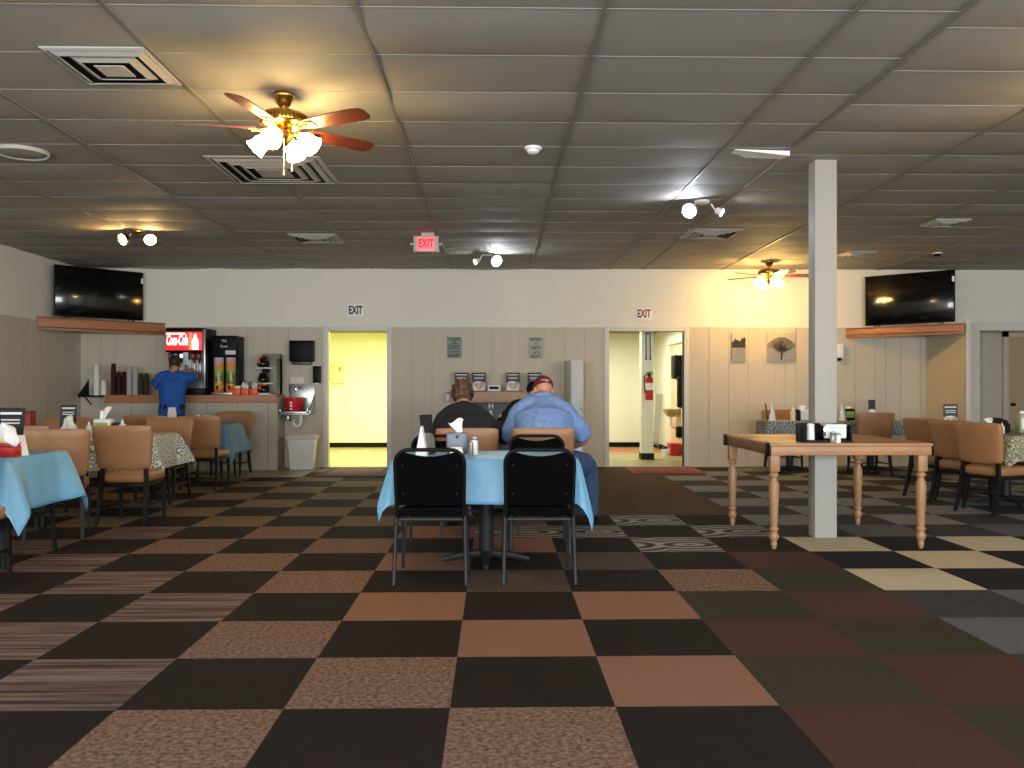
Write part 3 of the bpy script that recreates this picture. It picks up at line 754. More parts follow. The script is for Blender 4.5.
for px, y, n, lab in ((96.5,13.12,15,'white foam cup in the tall tapered stack at left end of counter'),(103.5,13.1,5,'white foam cup in the low stack beside the tall white stack'),(91.5,13.3,6,'white foam cup in the stack behind the black wedge')):
    cup_stack('foam', M_foam, lab, lab.replace('white foam cup','white foam cups'), PX(px,y), y, n, CTZ-0.004 if px < 100 else CTZ, name='foam_cup')
for px, y, n, lab in ((113.5,13.1,16,'maroon cup in the tallest dark red stack on the counter'),(119,13.13,11,'maroon cup in the middle dark red stack on the counter'),(124.3,13.17,11,'maroon cup in the dark red stack beside the clear cups')):
    cup_stack('maroon', M_maroon, lab, lab.replace('maroon cup','maroon cups'), PX(px,y), y, n, name='maroon_cup', sc=0.9)
for px, y, n, lab in ((129.3,13.12,14,'clear grey cup in the left clear stack on the counter'),(135.3,13.14,14,'clear grey cup in the right clear stack on the counter')):
    cup_stack('clear', M_clear, lab, lab.replace('clear grey cup','clear grey cups'), PX(px,y), y, n, name='clear_cup', sc=0.92)
for px, y, n, lab in ((141,13.16,10,'dark tinted cup in the left dark stack near the boy'),(146.5,13.16,10,'dark tinted cup in the right dark stack near the boy')):
    cup_stack('dark', M_dkcup, lab, lab.replace('dark tinted cup','dark tinted cups'), PX(px,y), y, n, name='dark_cup', sc=0.9)

# ---- soda fountain
sx0, sx1 = PX(165.5,12.95), PX(205,12.95)
sw = sx1-sx0
t = thing('soda_fountain', 'black soda fountain with lit red sign on the counter', 'drink machine', ((sx0+sx1)/2, 12.95, CTZ))
SHt = 0.99
b = nbm(); boxb(b, -sw/2, sw/2, 0.14, 0.53, 0.0, SHt, 0.008); boxb(b, -sw/2, sw/2, 0.0, 0.14, SHt-0.36, SHt, 0.008)
obj('cabinet', b, M_black, t)
obj('side_trim', boxb(nbm(), sw/2-0.03, sw/2+0.004, -0.006, 0.02, 0.12, SHt-0.02, 0.003), M_steel, t)
SR = mat('lit_red_sign', (230,40,44), 0.4, emit=(225,36,38), estr=1.3); SW = mat('lit_white_print', (250,250,246), 0.4, emit=(255,250,240), estr=1.3)
SO = mat('lit_orange_print', (236,140,90), 0.4, emit=(236,130,80), estr=0.9)
sg = obj('lit_sign', boxb(nbm(), -sw/2+0.01, sw/2-0.04, -0.012, 0.0, SHt-0.33, SHt-0.06, 0.002), SR, t)
text('lettering', 'Coca-Cola', 0.21, SW, sg, (-0.118,-0.0125,SHt-0.185), sx=0.345, bold=0.008, shear=0.3)
obj('sign_swoosh', boxb(nbm(), -sw/2+0.012, -0.0, -0.0135, -0.012, SHt-0.10, SHt-0.075), SW, sg)
obj('sign_panel', boxb(nbm(), 0.055, 0.105, -0.0128, -0.012, SHt-0.32, SHt-0.07), SO, sg)
b = nbm(); prism(b, [(.10,-.32),(.20,-.32),(.20,-.20),(.175,-.14),(.17,-.09),(.13,-.09),(.125,-.14),(.10,-.20)], 0.0015, Matrix.Translation((0,-0.012,SHt)) @ Matrix.Rotation(PI/2,4,'X')); obj('sign_bottle', b, SW, sg, 0)
for k in range(6):
    x = -sw/2+0.06+k*(sw-0.16)/5
    nz = obj('dispensing_valve', boxb(nbm(), x-0.026, x+0.026, 0.01, 0.12, SHt-0.47, SHt-0.37, 0.006), M_darkmetal, t)
    obj('valve_button', boxb(nbm(), x-0.02, x+0.02, 0.004, 0.011, SHt-0.44, SHt-0.385, 0.002), (SW, M_red, M_lgrey)[(1,2,0,2,1,1)[k]], nz)
    obj('nozzle', lathe(nbm(), [(0.012,0),(0.016,0.05)], (x,0.06,SHt-0.52), 10), M_black, nz)
    obj('push_lever', boxb(nbm(), x-0.008, x+0.008, 0.07, 0.08, SHt-0.66, SHt-0.47, 0.003), M_steel, nz)
obj('splash_panel', boxb(nbm(), -sw/2+0.03, sw/2-0.04, 0.132, 0.14, 0.1, SHt-0.37), M_steel, t)
obj('drip_tray', boxb(nbm(), -sw/2, sw/2, -0.02, 0.14, 0.0, 0.1, 0.008), M_black, t)
obj('ice_chute', boxb(nbm(), -0.04, 0.04, 0.0, 0.13, SHt-0.6, SHt-0.36, 0.01), mat('pale_blue_chute', (200,220,232), 0.3), t)
# ---- tea dispenser
px0, px1 = PX(212,13.0), PX(236,13.0); tw = px1-px0
t = thing('iced_tea_dispenser', 'black twin-tube juice dispenser right of the soda fountain', 'drink machine', ((px0+px1)/2, 13.0, CTZ))
b = nbm(); boxb(b, -tw/2, tw/2, 0.0, 0.42, 0.56, 0.88, 0.01); boxb(b, -tw/2, tw/2, 0.16, 0.42, 0.0, 0.56, 0.01); obj('cabinet', b, M_black, t)
obj('base_tray', boxb(nbm(), -tw/2-0.01, tw/2+0.01, -0.02, 0.16, 0.0, 0.04, 0.006), M_steel, t)
for k, s in enumerate(('TEA','Fresh')): text('lettering', s, 0.05, M_text, t, (0.0,-0.0015,0.8-0.08*k))
obj('front_label', boxb(nbm(), 0.02, 0.17, -0.003, 0.0, 0.6, 0.66, 0.001), M_lgrey, t)
def fruit_mat():
    m = bpy.data.materials.new('fruit_printed_tube'); m.use_nodes = True; nt = m.node_tree; bb = nt.nodes['Principled BSDF']; bb.inputs['Roughness'].default_value = 0.25
    tc = nt.nodes.new('ShaderNodeTexCoord'); sp = nt.nodes.new('ShaderNodeSeparateXYZ'); nt.links.new(tc.outputs['Object'], sp.inputs[0])
    ns = nt.nodes.new('ShaderNodeTexNoise'); ns.inputs['Scale'].default_value = 14; nt.links.new(tc.outputs['Object'], ns.inputs['Vector'])
    ma = nt.nodes.new('ShaderNodeMath'); ma.operation = 'MULTIPLY_ADD'; ma.inputs[1].default_value = 0.35; nt.links.new(ns.outputs['Fac'], ma.inputs[0]); nt.links.new(sp.outputs['Z'], ma.inputs[2])
    r = nt.nodes.new('ShaderNodeValToRGB'); e = r.color_ramp.elements
    e[0].position = 0.2; e[0].color = lin((200,90,40)); e[1].position = 0.72; e[1].color = lin((170,190,220))
    for p, c in ((0.32,(226,160,70)),(0.40,(60,90,40)),(0.52,(150,170,80)),(0.62,(226,130,60))): n = e.new(p); n.color = lin(c)
    nt.links.new(ma.outputs[0], r.inputs['Fac']); nt.links.new(r.outputs['Color'], bb.inputs['Base Color']); return m
M_fruit = fruit_mat()
for k, x in enumerate((-tw*0.27, tw*0.23)):
    tb = obj('drink_tube', lathe(nbm(), [(0.0,0.04),(0.068,0.04),(0.072,0.05),(0.072,0.55),(0.068,0.556),(0.0,0.556)], (x,0.07,0), 24), M_fruit, t)
    obj('tap', boxb(nbm(), x-0.012, x+0.012, -0.03, 0.0, 0.08, 0.14, 0.003), M_black, tb)
# ---- wrapped bowl, orange condiment cups
t = thing('wrapped_bowl', 'bowl under crumpled clear wrap behind the orange cups', 'bowl', (PX(250,13.32), 13.32, CTZ))
obj('bowl', cup_lathe(nbm(), [(0.0,0.0),(0.09,0.0),(0.16,0.12),(0.17,0.13),(0.155,0.125),(0.08,0.02),(0.0,0.02)], seg=24), M_steel, t)
b = sphere(nbm(), (0,0,0.13), (0.16,0.15,0.07), seg=24)
for v in b.verts: v.co += 0.016*mnoise.noise_vector(v.co*22)
obj('plastic_wrap', b, mat('crumpled_wrap', (170,172,172), 0.2, col2=(110,112,112), nscale=10), t, 20)
proto = None
for k, (px, lab) in enumerate(((236,'orange condiment cup of packets, leftmost of three'),(244.5,'orange condiment cup of packets, middle of three'),(253,'orange condiment cup of packets, rightmost of three'))):
    t = thing('condiment_cup', lab, 'condiment cup', (PX(px,13.04)+.02, 13.02, CTZ), 0, 'orange condiment cups on the counter')
    obj('cup', box(nbm(), (0,0,0.05), (0.115,0.1,0.1), 0.01), M_orange, t)
    b = nbm(); r = random.Random(k)
    for q in range(14): box(b, (r.uniform(-.04,.04), r.uniform(-.03,.03), 0.105+r.uniform(0,.06*(k > 0))), (0.008,0.03,0.06), 0, (r.uniform(-.6,.6), r.uniform(-.6,.6), r.uniform(0,3)))
    obj('packets', b, (M_paper, M_paper, M_foam)[k], t, 0)
# ---- coffee brewer
t = thing('coffee_brewer', 'tall grey coffee brewer with three stacked glass pots', 'coffee machine', (PX(267,13.15), 13.1, CTZ))
b = nbm(); boxb(b, 0.06, 0.17, -0.06, 0.3, 0.0, 0.55, 0.01); boxb(b, -0.1, 0.17, 0.14, 0.3, 0.0, 0.62, 0.01); obj('column_body', b, mat('dull_grey_steel', (120,116,106), .5, metal=.3), t)
b = nbm(); boxb(b, -0.15, 0.12, -0.08, 0.15, 0.39, 0.41, 0.004); boxb(b, -0.13, 0.15, -0.06, 0.15, 0.0, 0.03, 0.004); boxb(b, -0.1, 0.12, -0.08, 0.15, 0.16, 0.18, 0.004); obj('warmer_plate', b, M_lgrey, t)
obj('brew_head', boxb(nbm(), -0.05, 0.08, -0.06, 0.15, 0.335, 0.389, 0.01), M_black, t)
M_coffee = mat('dark_coffee_glass', (22,14,12), 0.08, coat=0.5)
for dx, z, hm, lab in ((-0.02, 0.412, M_orange, 'coffee pot with orange handle on top of the brewer'),(-0.02, 0.182, M_black, 'dark coffee pot in the middle of the brewer'),(-0.01, 0.032, M_orange, 'dark coffee pot with orange band at the foot of the brewer')):
    sc = 1.12 if z > 0.4 else 1.0
    p = thing('coffee_pot', lab, 'coffee pot', (PX(267,13.15)+dx-.02, 13.07, CTZ+z), -PI/2, 'coffee pots on the brewer'); p.scale = (sc, sc, sc)
    obj('glass_bowl', lathe(nbm(), [(0.0,0.0),(0.05,0.0),(0.074,0.025),(0.078,0.05),(0.062,0.09),(0.042,0.108)], seg=24), M_coffee, p)
    obj('collar', lathe(nbm(), [(0.042,0.108),(0.047,0.114),(0.047,0.13),(0.04,0.146),(0.0,0.148)], seg=24), hm if z < .1 else M_black, p)
    obj('handle', tube(nbm(), [(0.045,-0.0,0.128),(0.10,-0.02,0.13),(0.115,-0.02,0.11),(0.108,-0.02,0.05)], 0.011), hm, p)
# ---- paper towel & soap dispensers, outlet, hand sink, bucket, bin
WY = BY-0.001
def wallbox(x0p, x1p, y0p, y1p): return PX((x0p+x1p)/2,BY), PZ((x0p+x1p)/2,(y0p+y1p)/2,BY), (x1p-x0p)*BY/FPX, (y1p-y0p)*BY/FPX
x, z, w, h = wallbox(292,315,341,362)
t = thing('paper_towel_dispenser', 'square black paper towel dispenser on wall above the sink', 'dispenser', (x, WY, z))
obj('case', box(nbm(), (0,-0.1,0), (w,0.2,h), 0.02), M_black, t); obj('top_rim', box(nbm(), (0,-0.1,h/2+0.004), (w*.96,0.18,0.012), 0.004), M_lgrey, t); obj('paper_slot', box(nbm(), (0,-0.1,-h/2-0.02), (w*.8,0.14,0.05), 0.01), mat('smoky_grey', (70,70,72), 0.3), t)
x, z, w, h = wallbox(315,322,366,383)
t = thing('soap_dispenser', 'narrow black soap dispenser beside the left doorway', 'dispenser', (x-0.01, WY, z))
obj('case', box(nbm(), (0,-0.06,0), (w,0.12,h), 0.015), M_black, t); obj('nozzle', box(nbm(), (0,-0.07,-h/2-0.012), (w*.6,0.07,0.03), 0.006), M_white, t); obj('top_rim', box(nbm(), (0,-0.06,h/2+0.002), (w*.9,0.1,0.01), 0.003), M_white, t)
x, z, w, h = wallbox(290,304,377,384)
t = thing('wall_outlet', 'cream wall outlet plate behind the red bucket', 'outlet', (x, WY, z)); obj('plate', box(nbm(), (0,-0.006,0), (w,0.012,h), 0.003), mat('cream_plate', (222,206,180), 0.5), t)
for s in (-1,1): obj('socket', box(nbm(), (s*w*.25,-0.0125,0), (0.03,0.003,h*.6), 0.001), M_foam, t)
skx0, skx1 = PX(279.5,13.1), PX(308,13.1); sxm = (skx0+skx1)/2; skw = skx1-skx0
t = thing('hand_sink', 'small steel hand sink on the wall holding a red bucket', 'sink', (sxm, WY, 0.84))
b = nbm(); boxb(b, -skw/2, skw/2, -0.42, -0.0, -0.02, 0.0, 0.003)
for q in ((-skw/2,-skw/2+.02,-.42,0,0,.07),(skw/2-.02,skw/2,-.42,0,0,.07),(-skw/2,skw/2,-.42,-.4,0,.03)): boxb(b, *q, 0.003)
obj('basin', b, M_steel, t); obj('backsplash', boxb(nbm(), -skw/2+0.05, skw/2+0.02, -0.02, 0, 0.0, 0.44, 0.003), M_steel, t)
b = nbm(); prism(b, [(0,0),(0.0,.30),(-.38,.05),(-.38,0)], 0.012, Matrix.Translation((skw/2+0.012,0,0)) @ Matrix(((0,0,1,0),(1,0,0,0),(0,1,0,0),(0,0,0,1)))); obj('side_splash', b, M_steel, t, 0)
b = nbm(); tube(b, [(0.03,-0.03,0.36),(0.03,-0.1,0.42),(0.03,-0.17,0.40),(0.03,-0.18,0.36)], 0.011); obj('faucet', b, M_chrome, t)
for s in (-1,1): b = nbm(); box(b, (0.03+s*.08,-.05,.36), (0.02,0.06,0.05), .006); obj('faucet_handle', b, M_chrome, t)
obj('drain_pipe', tube(nbm(), [(0.06,-0.2,-0.02),(0.06,-0.2,-0.14),(0.04,-0.2,-0.19),(0.0,-0.2,-0.2),(-0.04,-0.2,-0.19),(-0.055,-0.19,-0.14),(-0.06,-0.12,-0.1),(-0.06,-0.01,-0.1)], 0.026, 12), M_white, t)
obj('valve', boxb(nbm(), -0.16, -0.12, -0.2, -0.05, -0.12, -0.03, 0.008), M_steel, t)
t = thing('red_bucket', 'red plastic bucket standing in the hand sink', 'bucket', (sxm-0.03, 13.27, 0.845))
obj('shell', cup_lathe(nbm(), [(0.0,0.0),(0.115,0.0),(0.118,0.01),(0.152,0.215),(0.158,0.22),(0.158,0.232),(0.148,0.23),(0.112,0.015),(0.0,0.01)], seg=28), M_red, t)
obj('handle', tube(nbm(), [(0.155*math.cos(a), 0.155*math.sin(a)*0.9, 0.21-0.06*math.sin(a)) for a in [-PI*k/14 for k in range(15)]], 0.004, 6), M_lgrey, t)
for k in range(3): obj('print_mark', boxb(nbm(), -0.035, 0.0, -0.1365-0.006*k, -0.133-0.006*k, 0.05+0.045*k, 0.078+0.045*k), M_text, t)
bx0, bx1 = PX(288.5,13.1), PX(313,13.1)
t = thing('trash_bin', 'white trash bin with liner on the floor under the sink', 'bin', ((bx0+bx1)/2, 13.22, 0.005))
def rbox_loft(bm, secs, n=5):
    rings = []
    for z, hx, hy, r in secs:
        ring = []
        for cxs, cys, a0 in ((1,1,0),(-1,1,PI/2),(-1,-1,PI),(1,-1,1.5*PI)):
            for k in range(n+1):
                a = a0+PI/2*k/n; ring.append(bm.verts.new((cxs*(hx-r)+r*math.cos(a), cys*(hy-r)+r*math.sin(a), z)))
        rings.append(ring)
    for a, b in zip(rings, rings[1:]):
        for k in range(len(a)): bm.faces.new((a[k], a[(k+1)%len(a)], b[(k+1)%len(a)], b[k]))
    bm.faces.new(rings[0][::-1]); bm.faces.new(rings[-1]); return bm
b = rbox_loft(nbm(), [(0,.165,.13,.03),(.02,.172,.135,.03),(.46,.205,.16,.03),(.463,.222,.172,.03),(.50,.225,.175,.03),(.50,.205,.157,.03),(.10,.18,.13,.03)]); obj('body', b, M_white, t)
b = rbox_loft(nbm(), [(.445,.212,.166,.03),(.47,.229,.179,.03),(.507,.230,.18,.03),(.507,.20,.15,.03),(.46,.198,.148,.03)])
for v in b.verts: v.co.z += 0.012*math.sin(v.co.x*14)
obj('liner', b, mat('pinkish_white_liner', (224,214,210), 0.4), t)

# ---- mats at the doorways
M_mat1 = mat('dark_floor_mat', (40,34,30), 0.95); M_mat1r = mat('worn_red_pile', (120,62,52), 0.95, col2=(58,46,40), nscale=9, contrast=0.5)
def floor_mat(label, x0, x1, y0, y1, mb, mc, inset=0.12, sk=0.0):
    t = thing('door_mat', label, 'mat', ((x0+x1)/2, (y0+y1)/2, 0.004), sk)
    w, d = x1-x0, y1-y0
    obj('border', box(nbm(), (0,0,0.004), (w,d,0.008), 0.003), mb, t); obj('pile', box(nbm(), (0,0,0.009), (w-2*inset,d-2*inset,0.006), 0.002), mc, t)
floor_mat('dark door mat with worn red centre at the left doorway', PX(322,12.6), PX(389,12.6), 11.95, 13.42, M_mat1, M_mat1r)
floor_mat('reddish door mat at the right doorway', 1.97, 3.02, 12.35, 13.42, mat('faded_red_border', (140,70,60), 0.95), mat('faded_red_pile', (150,72,64), 0.95, col2=(84,40,40), nscale=8, contrast=0.5), 0.1)

# ---- hall furnishings
t = thing('hand_dryer', 'pale yellow dispenser on the wall of the yellow hall', 'dispenser', (PX(338.5,HY), HY-0.001, PZ(338,373,HY)))
obj('case', box(nbm(), (0,-0.07,0), (0.26,0.14,0.42), 0.03), mat('pale_yellow_case', (226,222,150), 0.5), t); obj('window', box(nbm(), (0.05,-0.142,0.08), (0.05,0.004,0.1), 0.001), M_olive, t)
obj('side_valve', box(nbm(), (-0.17,-0.05,-0.12), (0.09,0.08,0.06), 0.01), mat('pale_yellow_case', (0,0,0)), t)
ey_ = 14.838
t = thing('fire_extinguisher', 'red fire extinguisher hung on the hall column', 'extinguisher', (PX(648.5,ey_), ey_-0.08, PZ(648,400,ey_)))
obj('tank', lathe(nbm(), [(0.0,0.0),(0.06,0.0),(0.066,0.012),(0.066,0.34),(0.05,0.385),(0.022,0.405),(0.0,0.405)], seg=24), M_red, t)
obj('paper_label', cup_lathe(nbm(), [(0.0672,0.17),(0.0672,0.29)], seg=24), M_paper, t)
obj('valve_head', boxb(nbm(), -0.02, 0.02, -0.02, 0.02, 0.405, 0.45, 0.004), M_black, t); obj('handle', tube(nbm(), [(-0.05,0,0.455),(0.05,0,0.48)], 0.009), M_black, t)
obj('gauge', lathe(nbm(), [(0.0,0.0),(0.018,0.0),(0.018,0.014),(0.0,0.014)], (0.045,0,0.44), 14, (PI/2,0,0)), mat('teal_gauge', (90,160,150), 0.4), t)
obj('hose', tube(nbm(), [(-0.03,0,0.44),(-0.085,0,0.40),(-0.088,0,0.25),(-0.075,0,0.12)], 0.009), M_black, t)
t = thing('wall_notice', 'tall narrow framed notice high on the hall column', 'notice', (PX(648,ey_), ey_-0.012, PZ(648,346,ey_)))
for s in (-1,1): obj('side_bar', box(nbm(), (s*0.035,0,0), (0.014,0.014,0.42), 0.002), M_black, t)
obj('top_bar', box(nbm(), (0,0,0.215), (0.084,0.014,0.014)), M_black, t); obj('sheet', box(nbm(), (0,0.002,0), (0.056,0.008,0.40)), M_lgrey, t)
for s in (-1,1): obj('foot', box(nbm(), (s*0.035,-0.004,-0.22), (0.028,0.02,0.03), 0.003), M_black, t)
for s, z in ((-1,0),): pass
b = nbm(); ry = 17.35
t = thing('wire_rack', 'grey wire grid rack leaning in the right hall', 'rack', (RX-0.12, ry, 0.0))
for k in range(7): tube(b, [(0.0,-0.3+0.1*k,0.1),(0.08,-0.3+0.1*k,1.1)], 0.006, 6)
for k in range(11): tube(b, [(0.008*k,-0.3,0.1+0.1*k),(0.008*k,0.3,0.1+0.1*k)], 0.006, 6)
obj('grid', b, M_steel, t)
b = nbm(); 
for y in (-0.3,0.3): tube(b, [(0.0,y,0.1),(-0.02,y,0.007)], 0.008, 6)
obj('foot', b, M_steel, t)
t = thing('junction_box', 'small grey junction box with cable in the right hall', 'junction box', (3.2, HY-0.002, PZ(657,392,HY)))
obj('case', box(nbm(), (0,-0.03,0), (0.09,0.06,0.13), 0.006), M_grey, t); obj('conduit', tube(nbm(), [(0,-0.03,0.06),(0,-0.03,1.08)], 0.012), M_lgrey, t)
obj('cable', tube(nbm(), [(0.02,-0.05,-0.06),(0.0,-0.08,-0.4),(-0.06,-0.12,-0.8),(-0.09,-0.1,-1.15)], 0.014), M_black, t)
nX = RX+0.058
t = thing('wash_basin', 'olive wash basin on the niche wall of the right hall', 'basin', (nX, 16.0, PZ(676,409,16.0)))
obj('bowl', rbox_loft(nbm(), [(-.14,.06,.10,.04),(-.06,.12,.22,.06),(0,.13,.24,.06),(0,.11,.21,.06),(-.05,.09,.18,.05)]), mat('olive_ceramic', (150,146,104), 0.3), t, loc=(-0.135,0,0))
obj('drain_pipe', tube(nbm(), [(-.14,0,-.13),(-.14,0,-.30),(-.09,0,-.34),(0,0,-.33)], 0.025), M_white, t)
for y, py, h, lab in ((15.75,367,0.42,'black paper towel box on the niche wall of the right hall'),(15.35,385,0.3,'black soap box below the towel box in the right hall'),(15.35,399,0.3,'lower black soap box above the basin in the right hall'),(15.45,432,0.2,'low black box under the basin in the right hall')):
    t = thing('wall_dispenser', lab, 'dispenser', (nX-0.0005, y, PZ(680,py,y))); w = 0.34 if h > .4 else .13
    obj('case', box(nbm(), (-0.08,0,0), (0.16,w,h), 0.02), M_black, t); obj('spout', box(nbm(), (-0.08,0,-h/2-0.015), (0.1,w*.6,0.03), 0.006), M_lgrey, t)
t = thing('red_bin', 'small red bin on the right hall floor', 'bin', (3.255, 15.8, 0.003)); obj('body', rbox_loft(nbm(), [(0,.08,.14,.02),(.2,.1,.17,.02),(.2,.09,.16,.02),(.03,.07,.13,.02)]), M_red, t); obj('rim', rbox_loft(nbm(), [(.19,.105,.175,.02),(.22,.105,.175,.02)]), M_red, t)
t = thing('small_pail', 'small white pail beside the red bin in the hall', 'pail', (3.06, 15.62, 0.003)); obj('body', cup_lathe(nbm(), [(0.0,0.0),(.06,0),(.075,.12),(.07,.12),(.055,.01),(0.0,.01)]), M_white, t); obj('handle', tube(nbm(), [(-.07,0,.12),(-.04,0,.17),(.04,0,.17),(.07,0,.12)], .004, 6), M_steel, t)

# ================================================================== FURNITURE
# ---- tan vinyl dining chair (faces +Y)
def make_brown_chair(label, group):
    t = thing('dining_chair', label, 'chair', (0,0,0), 0, group)
    def bk(a, b, w):
        z = 0.69 + b*0.195; hw = 0.232 + 0.036*(b*0.5+0.5)
        y = -0.215 - 0.055*(b*0.5+0.5) + 0.035*a*a
        return Vector((a*hw, y - w*0.03, z))
    obj('backrest', cushion(nbm(), bk, 20, 14, 0.05, 0.55), M_vinyl, t, 60)
    def st(a, b, w): return Vector((a*0.20*(1.0+0.05*b), 0.02+b*0.21, 0.415+w*0.055))
    obj('seat', cushion(nbm(), st, 16, 16, 0.04, 0.5), M_vinyl, t, 60)
    b = nbm(); boxb(b, -.20,.20,-.19,.21,.335,.362,0.004); obj('seat_frame', b, M_blackwood, t)
    for s in (-1, 1):
        b = tube(nbm(), [(s*.19,-.186,.54),(s*.193,-.19,.45),(s*.20,-.195,.34),(s*.205,-.235,.16),(s*.21,-.285,0.0)], [.02,.024,.026,.023,.017], square=True); obj('leg', b, M_blackwood, t, 30)
        b = tube(nbm(), [(s*.195,.19,.36),(s*.198,.20,.18),(s*.20,.21,0.0)], [.026,.022,.016], square=True); obj('leg', b, M_blackwood, t, 30)
        b = tube(nbm(), [(s*.203,-.235,.17),(s*.199,.20,.17)], .012, square=True); obj('stretcher', b, M_blackwood, t, 30)
    b = tube(nbm(), [(-.2,.0,.17),(.2,.0,.17)], .012, square=True); obj('stretcher', b, M_blackwood, t, 30)
    return t
# ---- black stacking chair (faces +Y)
def make_black_chair(label, group):
    t = thing('stacking_chair', label, 'chair', (0,0,0), 0, group)
    yb = lambda z: -0.20 - 0.10*max(0, (z-0.45))/0.4
    def loop(hw, z0, z1, r):
        pts = [(-hw*0.97, z0)]
        for k in range(7): a = PI-PI/2*k/6; pts.append((-hw+r+r*math.cos(a), z1-r+r*math.sin(a)))
        for k in range(7): a = PI/2-PI/2*k/6; pts.append((hw-r+r*math.cos(a), z1-r+r*math.sin(a)))
        return pts + [(hw*0.97, z0)]
    obj('back_frame', tube(nbm(), [(x, yb(z), z) for x, z in loop(.212, .40, .835, .085)], 0.0125, 12), M_black, t)
    # panel with a dipped top edge leaving the hand slot
    b = nbm(); N = 20; g = {}
    for s in (0, 1):
        for i in range(N+1):
            for j in range(7):
                a = -1+2*i/N; x = a*.205
                ztop = .824 - .03*max(0,math.cos(a*PI*.62)) - (0.045*max(0,(abs(a)-.7)/.3)**1.6)
                z = .488+(ztop-.488)*j/6
                g[s,i,j] = b.verts.new((x, yb(z)-0.010+0.022*s - 0.012*math.cos(a*PI/2), z))
    for i in range(N):
        for j in range(6):
            b.faces.new((g[0,i,j],g[0,i+1,j],g[0,i+1,j+1],g[0,i,j+1])); b.faces.new((g[1,i,j],g[1,i,j+1],g[1,i+1,j+1],g[1,i+1,j]))
    per = [(i,0) for i in range(N)]+[(N,j) for j in range(6)]+[(i,6) for i in range(N,0,-1)]+[(0,j) for j in range(6,0,-1)]
    for k in range(len(per)):
        p, q = per[k], per[(k+1)%len(per)]; b.faces.new((g[0,p[0],p[1]],g[1,p[0],p[1]],g[1,q[0],q[1]],g[0,q[0],q[1]]))
    br = obj('backrest', b, M_blackfab, t, 50)
    for sx in (-.165,.165):
        for z in (.56,.74): obj('rivet', sphere(nbm(), (sx, yb(z)-0.019, z), .006, seg=8), M_darkmetal, br)
    def st(a, bb, w): return Vector((a*0.205, 0.005+bb*0.205, 0.424+w*0.02-0.006*bb))
    obj('seat', cushion(nbm(), st, 14, 14, 0.06, 0.4), M_blackfab, t, 60)
    b = nbm(); tube(b, [(-.205,-.195,.395),(-.205,.19,.395),(.205,.19,.395),(.205,-.195,.395)], .011, 10, True); obj('seat_frame', b, M_darkmetal, t)
    for s in (-1, 1):
        b = tube(nbm(), [(s*.207,yb(.52),.52),(s*.212,-.20,.42),(s*.222,-.26,0.0)], .0125, 10); obj('leg', b, M_darkmetal, t)
        b = tube(nbm(), [(s*.205,.18,.40),(s*.212,.22,.3),(s*.218,.26,0.0)], .0125, 10); obj('leg', b, M_darkmetal, t)
    return t
BK = make_black_chair('black stacking chair with its back to us, left one at near side of blue table', 'black chairs around the centre table')
BK.location = (-0.40, 5.63, 0)
dup(BK, (0.275, 5.63, 0), 0, 'black stacking chair with its back to us, right one at near side of blue table')
dup(BK, (0.33, 6.62, 0), PI, 'black stacking chair facing us across the blue table, in front of the man')
dup(BK, (-0.44, 6.62, 0), PI, 'black stacking chair facing us across the blue table, in front of the woman')

GB = 'tan vinyl dining chairs'
BC = make_brown_chair("tan vinyl chair the woman in dark top sits on", GB)
BC.location = (PX(467,7.2), 7.45, 0)
def chair(x, y, rz, label): return dup(BC, (x, y, 0), rz, label)
chair(PX(543.5,7.2), 7.45, 0, 'tan vinyl chair the man in red cap sits on')
chair(PX(122,7.85)+.03, 8.02, 0, 'tan vinyl chair with back to us at left patterned table, nearest and unobstructed')
chair(PX(40,8.1), 7.98, 0.05, 'tan vinyl chair in front of the dark card stand, behind the left blue table')
chair(-3.61, 7.30, 0.32, 'tan vinyl chair with back to us just behind the left foreground blue cloth')
chair(PX(150,9.7)+0.16, 9.62, PI, 'tan vinyl chair at far side of the left patterned table, beside its hanging corner')
chair(PX(60,9.7), 9.66, PI, 'tan vinyl chair at far side of left patterned table, by the card stand')
chair(PX(197,10.4), 10.75, -0.06, 'tan vinyl chair left of the rear blue cloth, back to us with seat showing')
chair(PX(148,10.8), 10.95, 0, 'tan vinyl chair at near side of the rear left table, behind the tissue box')
chair(PX(229,12.3), 12.35, PI, 'tan vinyl chair at far side of the rear blue table, by the counter')
chair(-3.34, 5.50, 0.0, 'tan vinyl chair seat cut by left picture edge under the blue cloth')
# right-hand chairs
chair(PX(876,11.9), 12.14, 0.0, 'tan vinyl chair with back to us behind the right rear of wooden table')
chair(PX(784,13.2), 13.19, PI, 'tan vinyl chair against back wall, left of the column')
chair(4.95, 9.66, -1.2, 'tan vinyl chair behind right end of wooden table, farthest of the right trio')
chair(4.93, 9.05, -1.2, 'tan vinyl chair in the middle of the right trio of chairs')
chair(4.88, 8.44, -1.2, 'tan vinyl chair at right, nearest of the right trio of chairs')

